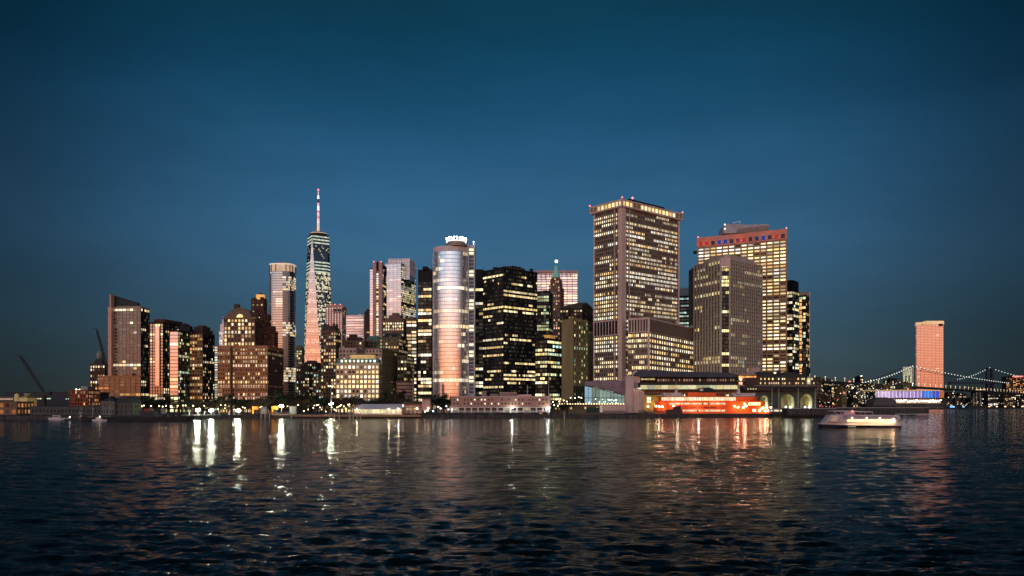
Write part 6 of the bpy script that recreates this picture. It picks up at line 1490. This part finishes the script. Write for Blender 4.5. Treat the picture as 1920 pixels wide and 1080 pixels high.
# ---- violet to blue lit pier building
D = 1080
t = thing('violet_pier_building', 'long pier building glowing lavender on the left and blue on the right', 'building', (XY(1640, D).x, D, GZ))
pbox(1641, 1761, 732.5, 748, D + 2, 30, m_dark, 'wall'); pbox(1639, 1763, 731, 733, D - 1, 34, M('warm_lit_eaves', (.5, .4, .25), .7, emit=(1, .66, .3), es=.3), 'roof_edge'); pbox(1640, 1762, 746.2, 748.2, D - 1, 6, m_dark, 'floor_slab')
r = random.Random(13)
for k in range(18):
    x = 1641.5 + k * 6.68; u = k / 17; c = (.80 - .25 * u, .62 - .25 * u, .92) if u < .72 else (.08, .22 + .1 * math.sin(k), .95); q = r.uniform(.55, 1.05) * (.8 if u > .35 else 1)
    m2 = MB(); m2.plate([(x, 746), (x, 733.4), (x + 5.6, 733.4), (x + 5.6, 746)], D + .5, .3, tuple(v * q * .5 for v in c)); bay = m2.build('glowing_bay', g_dark, t)
    m2 = MB(); m2.plate([(x + 5.7, 746), (x + 5.7, 733.4), (x + 6.6, 733.4), (x + 6.6, 746)], D - .5, 1.0, tuple(min(1.2, v * .75) for v in c)); m2.build('bay_column', g_dark, bay)
for x in (1690, 1697, 1704, 1712, 1720, 1728, 1740, 1752): pass
mb = MB(); r = random.Random(14)
for k in range(44): x = 1672 + k * 2.15; mb.ball(P(x, 751.5 + r.uniform(-1.6, 2.4), D - 8), r.uniform(.5, 1.35), 6, 4)
mb.build('esplanade_lamps', LAMP('white_esplanade_light', (1, .92, .74), 4), t, 'stuff')
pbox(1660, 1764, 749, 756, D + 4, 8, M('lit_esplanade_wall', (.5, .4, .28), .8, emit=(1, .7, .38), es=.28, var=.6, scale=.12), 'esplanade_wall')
pbox(1636, 1776, 757, 764.5, D - 6, 44, m_quay, 'pier_deck'); pbox(1636, 1776, 756.2, 757, D - 6.5, 45, m_timber, 'pier_edge'); pbox(1764, 1776, 746, 756.2, D + 10, 12, m_dark, 'end_shed')
pbox(1762, 1770, 733, 746, D + 6, 12, M('orange_lit_stair', (.5, .2, .08), .8, emit=(1, .28, .06), es=.25), 'orange_stair_tower')
t = thing('dark_tent_roof', 'grey brown tent roofed shed on the dark pier in front of the violet building', 'shed', (XY(1660, 860).x, 860, GZ))
mb = MB(); mb.plate([(1637, 763), (1638, 752), (1645, 748), (1650, 745), (1664, 745), (1668, 748), (1680, 750), (1682, 763)], 850, 16); mb.build('roof', M('grey_brown_canvas', (.10, .085, .085), .85, scale=.3), t); pbox(1638, 1681, 760, 764, 849, .5, m_dark, 'lower_skirt')

# ---- far low city on the right: separate blocks, then a glitter of street lights
nfar = {}
def far_block(i, px, w, D, yt, p, pal, label, group, wl):
    if group: nfar[label] = nfar.get(label, -1) + 1; label = label % ORDS[nfar[label]]
    a, b = XY(px, D), XY(px + w, D); t = thing('distant_block', label, 'building', (a.x, a.y, GZ), group); dep = 25; z1 = Z(yt, D)
    q = [a, b, b + Vector((0, dep)), a + Vector((0, dep))]; mb = MB(); mb.prism(q, GZ, z1); mb.build('wall', wl, t)
    facade(t, q[0], q[1], GZ, z1, ST(fl=4.2, cw=4.5, pw=.45, bh=.45, d=.4, wall=wl, lit=dict(p=p, b=1.1, pal=pal, run=.2)))
    mb = MB(); mb.prism(shrink(q, .5), z1, z1 + 2.5); mb.build('rooftop_box', wl, t)
r = random.Random(19)
gA = ('distant blocks by the ferry house', 'distant low lit block, %s from the left between the arched ferry house and bridge tower')
gB = ('distant blocks under the bridges', 'distant dark block with scattered lights, %s from the left right of the coral tower')
px = 1522
while px < 1700:
    w = r.uniform(7, 14); D_ = r.uniform(980, 1420) if px < 1600 else r.uniform(1180, 1420); far_block(0, px, w, D_, r.uniform(717, 744) + (0 if px > 1575 else -6), r.uniform(.15, .4), r.choice([WARM, YEL, ORA, GRN, WHITE]), gA[1], gA[0], r.choice([w_dkbrown, w_olive, w_limedk, w_black])); px += w * r.uniform(.45, .8)
px = 1765
while px < 1935:
    w = r.uniform(9, 20); D_ = r.uniform(2350, 2560); far_block(0, px, w, D_, r.uniform(728, 748), r.uniform(.03, .14), r.choice([WARM, YEL, WHITE]), gB[1], gB[0], r.choice([w_black, w_dkbrown, w_blk2])); px += w * r.uniform(.6, 1.0)
for (px, w, D_, yt, p, pal, lab) in ((1532, 14, 1500, 709, .5, PINK, 'pinkish lit apartment block rising just right of the rightmost skyscraper'), (1549, 13, 1520, 712, .5, WARM, 'stepped warm lit apartment block second right of the rightmost skyscraper'), (1887, 33, 2600, 706, .35, ORA, 'distant wide block with a red lit roof line at the right edge'),
          (1612, 6, 1650, 706, .1, GRN, 'thin dark distant tower with one pale light on its roof'), (1668, 22, 1500, 711, .1, GRN, 'dark block behind the left side of the bridge tower')):
    far_block(0, px, w, D_, yt, p, pal, lab, None, w_dkbrown if pal in (PINK, WARM) else w_black)
mb = MB(); mb.box(P(1898, 706, 2590).x, P(1918, 706, 2590).x, 2588, 2590, Z(707, 2590), Z(704.5, 2590)); tag(mb.build('red_roof_sign', LAMP('red_sign_glow', (1, .12, .08), .8)), 'long red lit strip on the roof of the distant block at the right edge', 'sign')
mb = MB(); mb.ball(P(1593, 716.5, 1240), 2.2, 8, 5); mb.bar(P(1593, 716.5, 1240), P(1593, 760, 1240), .25); tag(mb.build('red_beacon', LAMP('red_orange_glow', (1, .22, .06), 1.3)), 'red orange beacon light at the left end of the bridge cable', 'lamp')
mb = MB(); mb.ball(P(1615, 705, 1640), 2.6, 8, 5, .5); tag(mb.build('roof_beacon', LAMP('pale_roof_glow', (.9, 1, .75), 1.5)), 'pale light on top of the thin dark distant tower', 'lamp')
for (nm, col, s, n, x0, x1, y0, y1, D0, D1, r0, r1, sd, flat) in (
        ('warm_city_lights', (1, .70, .32), 2.0, 210, 1532, 1660, 719, 762, 960, 1300, .35, .95, 1, 1),
        ('white_city_lights', (1, .95, .82), 2.4, 90, 1532, 1650, 722, 762, 960, 1200, .35, 1.0, 2, 1),
        ('green_city_lights', (.55, .85, .6), 1.8, 60, 1560, 1700, 716, 745, 1000, 1300, .35, .9, 3, 1),
        ('right_shore_lights', (1, .85, .6), 2.2, 80, 1764, 1925, 724, 760, 2290, 2420, .7, 1.9, 4, 1),
        ('red_shop_lights', (1, .10, .04), 1.6, 26, 1536, 1572, 742, 763, 940, 960, .5, 1.1, 5, 1)):
    r = random.Random(sd); mb = MB(); pole = MB()
    for k in range(n):
        D_ = r.uniform(D0, D1); y = y0 + (y1 - y0) * (r.random() ** .75); p = P(r.uniform(x0, x1), y, D_)
        if nm == 'right_shore_lights' and r.random() < .45: p.z = Z(r.uniform(755, 760), D_)
        mb.ball(p, r.uniform(r0, r1) * .62, 5, 4, .75); pole.bar((p.x, p.y, GZ), p, .06, n=3)
    o = mb.build(nm, LAMP(nm, col, s)); o['kind'] = 'stuff'; o['label'] = nm.replace('_', ' ') + ' glittering low on the shore right of the ferry house'; o['category'] = 'lights'
    o2 = pole.build('light_poles', m_dark); o2['kind'] = 'stuff'; o2['label'] = 'thin dark poles carrying the ' + nm.replace('_', ' '); o2['category'] = 'poles'
for (x, col, lab) in ((1747, (.05, .35, 1), 'small blue lit shop front low on the far shore, first right of the dark pier'), (1765, (.05, .35, 1), 'short blue light bar second from the dark pier'), (1785, (.05, .40, 1), 'longest blue light bar on the far shore'), (1806, (.1, .5, .9), 'faint blue light bar between the longest ones'), (1844, (.05, .42, 1), 'bright blue light bar left of the orange quay lamps')):
    w = 9 if x in (1785, 1844) else 4; a = P(x - w / 2, 763.5, 2290); mb = MB(); mb.box(a.x, a.x + w / F * 2290, 2288, 2289, Z(764, 2290), Z(761.5, 2290)); tag(mb.build('blue_light_bar', LAMP('blue_bar_glow_%d' % x, col, 1.6 if w == 9 else 1)), lab, 'light')
for k, x in enumerate((1855, 1869, 1885, 1901, 1917)):
    t = thing('orange_quay_lamp', ORDS[k] + ' orange waterline lamp from the left on the far right shore', 'lamp post', (XY(x, 2296).x, 2296, GZ), 'orange quay lamps at the far right'); mb = MB(); mb.ball(P(x, 762.2, 2296), 2.4, 8, 5, .7); mb.build('lamp_globe', LAMP('orange_quay_glow', (1, .50, .20), 3), t); mb = MB(); p = P(x, 762.2, 2296); mb.bar((p.x, p.y, 0), p, .3); mb.build('post', m_dark, t)
t = thing('tall_ship', 'moored sailing ship with thin pale masts in front of the far dark shore', 'ship', (XY(1832, 2270).x, 2270, 0))
mb = MB(); mb.plate([(1815, 760.5), (1817, 765), (1850, 765), (1853, 760)], 2270, 10); mb.build('hull', m_dark, t)
for x, y in ((1826, 737), (1831, 729), (1838, 734)): mb = MB(); mb.bar(P(x, 761, 2274), P(x, y, 2274), 1.0, .6); mb.build('mast', M('pale_mast', (.5, .48, .4), .7), t)

# ---- the small ferry in open water
D = 352; w_hl = M('white_hull_paint', (.46, .38, .40), .4, var=.06)
t = thing('small_ferry', 'small white catamaran ferry with a lit cabin crossing the open water at the right', 'ferry', (XY(1617, D).x, D, 0))
def loft(pts_side, yw, mat, name, taper=0):
    pts = [P(x, y, D) for x, y in pts_side]; mb = MB(); n = len(pts); mb.v = [(p.x, D + (taper if p.x < P(1575, 0, D).x else 0), p.z) for p in pts] + [(p.x, D + yw - (taper if p.x < P(1575, 0, D).x else 0), p.z) for p in pts]
    mb.f = [tuple(range(n)), tuple(reversed(range(n, 2 * n)))] + [((k + 1) % n, k, n + k, n + (k + 1) % n) for k in range(n)]; mb.c = [(0, 0, 0)] * len(mb.f); return mb.build(name, mat, t)
loft([(1542, 795.5), (1548, 804.5), (1690, 805.5), (1690, 798.5), (1600, 797.5)], 8, M('navy_hull_paint', (.008, .012, .025), .35), 'hull', 2.2)
loft([(1541, 795.6), (1556, 797.4), (1688, 798.4), (1688, 792.5), (1570, 791.5), (1552, 790)], 8.2, w_hl, 'main_deck_wall', 2.2)
loft([(1549, 791), (1560, 778), (1572, 777), (1685, 778.5), (1689, 783), (1685, 787), (1684, 792.6), (1570, 791.6)], 7.4, w_hl, 'cabin_wall', 1.2); cabw = [o for o in t.children if o.name.startswith('cabin_wall')][0]
loft([(1556, 790), (1562, 781), (1573, 780.5), (1568, 790.5)], .3, M('lit_bow_glass', (.2, .16, .14), .3, emit=(1, .62, .4), es=.25), 'bow_window')
for k in range(13):
    x = 1588.5 + k * 6.3; q = .75 + .25 * math.sin(k * 2.1); m2 = MB(); m2.plate([(x, 791), (x, 786.3), (x + 5.5, 786.3), (x + 5.5, 791)], D - .12, .1, (1.0 * q, .80 * q, .42 * q)); m2.build('cabin_window', g_dark, cabw)
m2 = MB(); m2.plate([(1584, 786), (1584, 779.5), (1660, 780), (1684, 782.5), (1684, 786)], D - .06, .1); m2.build('shade_panel', M('mauve_panel', (.30, .25, .27), .5), t)
loft([(1562, 771.5), (1562, 769.8), (1601, 770), (1637, 772), (1637, 773.3), (1600, 772.5)], 6, w_hl, 'sun_roof')
loft([(1582, 778), (1583, 773), (1603, 772.5), (1604, 778)], 4, w_hl, 'wheelhouse')
m2 = MB()
for x0, y0, x1, y1 in ((1562, 771, 1573, 777.5), (1577, 772, 1579, 777), (1613, 772, 1613, 778), (1636, 773, 1637, 778), (1622, 773, 1622, 778)): m2.bar(P(x0, y0, D + .3), P(x1, y1, D + .3), .10); m2.bar(P(x0, y0, D + 5.5), P(x1, y1, D + 5.5), .10)
m2.build('roof_struts', w_hl, t); m2 = MB(); m2.bar(P(1582, 778, D + 1), P(1582, 768, D + 1), .09); m2.bar(P(1599, 771, D + 2), P(1599, 765, D + 2), .07); m2.build('mast', w_hl, t)
for k in range(9): m2 = MB(); x = 1640 + k * 5.3; m2.bar(P(x, 779, D + .4), P(x, 776, D + .4), .05); m2.build('rail_post', w_hl, t)
lamps_row(t, [(1598.5, 771.2)], D - .5, .34, LAMP('red_nav_lamp', (1, .06, .05), 7), 'nav_lamp'); lamps_row(t, [(1598, 783.5), (1625, 784), (1650, 784), (1676, 785.5)], D - .35, .22, LAMP('cabin_spot', (1, .78, .35), 16), 'cabin_spot')
for k in range(7): m2 = MB(); m2.plate([(1590 + k * 2.2, 800.8), (1590 + k * 2.2, 799.5), (1591.5 + k * 2.2, 799.4), (1591.5 + k * 2.2, 800.8)], D - .08, .05); m2.build('hull_marking', m_white, t)
l = bpy.data.lights.new('cabin_spill', 'AREA'); l.shape = 'RECTANGLE'; l.size = 20; l.size_y = 1.4; l.energy = 2500; l.color = (1, .7, .3)
lo = bpy.data.objects.new('cabin_spill', l); COL.objects.link(lo); lo.parent = t; lo.location = P(1635, 788.5, D - .3) - origin(t); lo.rotation_euler = (math.radians(68), 0, 0)

# ---- boats at the left
def boat(px, D, L, label, mat, cabin=True, mast=0, light=False):
    v = XY(px, D); t = thing('moored_boat', label, 'boat', (v.x, v.y, 0)); x, y = v.x, v.y; h = L * .13
    mb = MB(); pl = [(x - L / 2, y + L * .12), (x - L * .5, y - L * .08), (x + L * .25, y - L * .13), (x + L * .5, y + .02 * L), (x + L * .25, y + L * .17)]; mb.prism([(a + (a - x) * -.1, b) for a, b in pl], -.3, h, pl); mb.build('hull', mat, t)
    if cabin: mb = MB(); mb.box(x - L * .25, x + L * .12, y - L * .07, y + L * .1, h, h + L * .14); cb = mb.build('cabin', mat, t); mb = MB(); mb.box(x - L * .22, x + L * .1, y - L * .075, y - L * .07, h + L * .05, h + L * .11, (.3, .22, .12) if light else (.01, .01, .01)); mb.build('cabin_windows', g_dark, cb)
    if mast: mb = MB(); mb.bar((x, y, h), (x, y, mast), .09, .05); mb.bar((x, y, h + 1.5), (x - L * .4, y, h + 1.6), .06); mb.build('mast', m_pole, t)
    if light: mb = MB(); mb.ball((x + L * .05, y - L * .1, h + L * .2), .38, 8, 5); mb.build('boat_lamp', LAMP('boat_white_glow', (1, .9, .85), 5), t)
wb = M('grey_white_boat', (.45, .42, .42), .4, var=.05)
boat(108, 545, 12, 'grey motor boat moored below the long fort wall', wb, True)
boat(131, 530, 7, 'small dark boat with a bright white lamp below the fort wall', m_dark, True, 0, True)
boat(152, 540, 8, 'dark boat with faint lamps just left of the masted boats', m_dark, True, 9, False)
boat(174, 520, 8, 'dark sailing boat with a tall mast below the pointed roof pier house', m_dark, True, 17, False)
boat(187, 500, 9, 'low white lit boat farthest out below the pointed roof pier house', wb, True, 0, True)
boat(206, 530, 8, 'small white boat under the rounded pier house', wb, True, 14, False)
t = thing('dark_barge', 'very long low black barge on the water left of the glaring floodlights', 'barge', (XY(250, 505).x, 505, 0))
mb = MB(); mb.plate([(150, 789), (152, 783), (240, 781), (335, 782.5), (352, 779.5), (350, 786), (345, 789)], 505, 12); mb.build('hull', M('black_barge_paint', (.012, .012, .014), .6, scale=.3), t)
pbox(262, 288, 771, 783, 508, 6, m_dark, 'deck_house'); pbox(270, 281, 766, 771, 509, 4, M('dark_red_paint', None), 'upper_house')
mb = MB(); mb.bar(P(150, 772, 512), P(150, 788, 512), .1); mb.ball(P(268, 764.5, 508), .25); mb.build('lamp_mast', m_pole, t)
for x in (303, 318, 331): pbox(x, x + 6, 776, 783, 508, 3, M('dark_cargo', (.04, .03, .03), .8), 'deck_cargo')
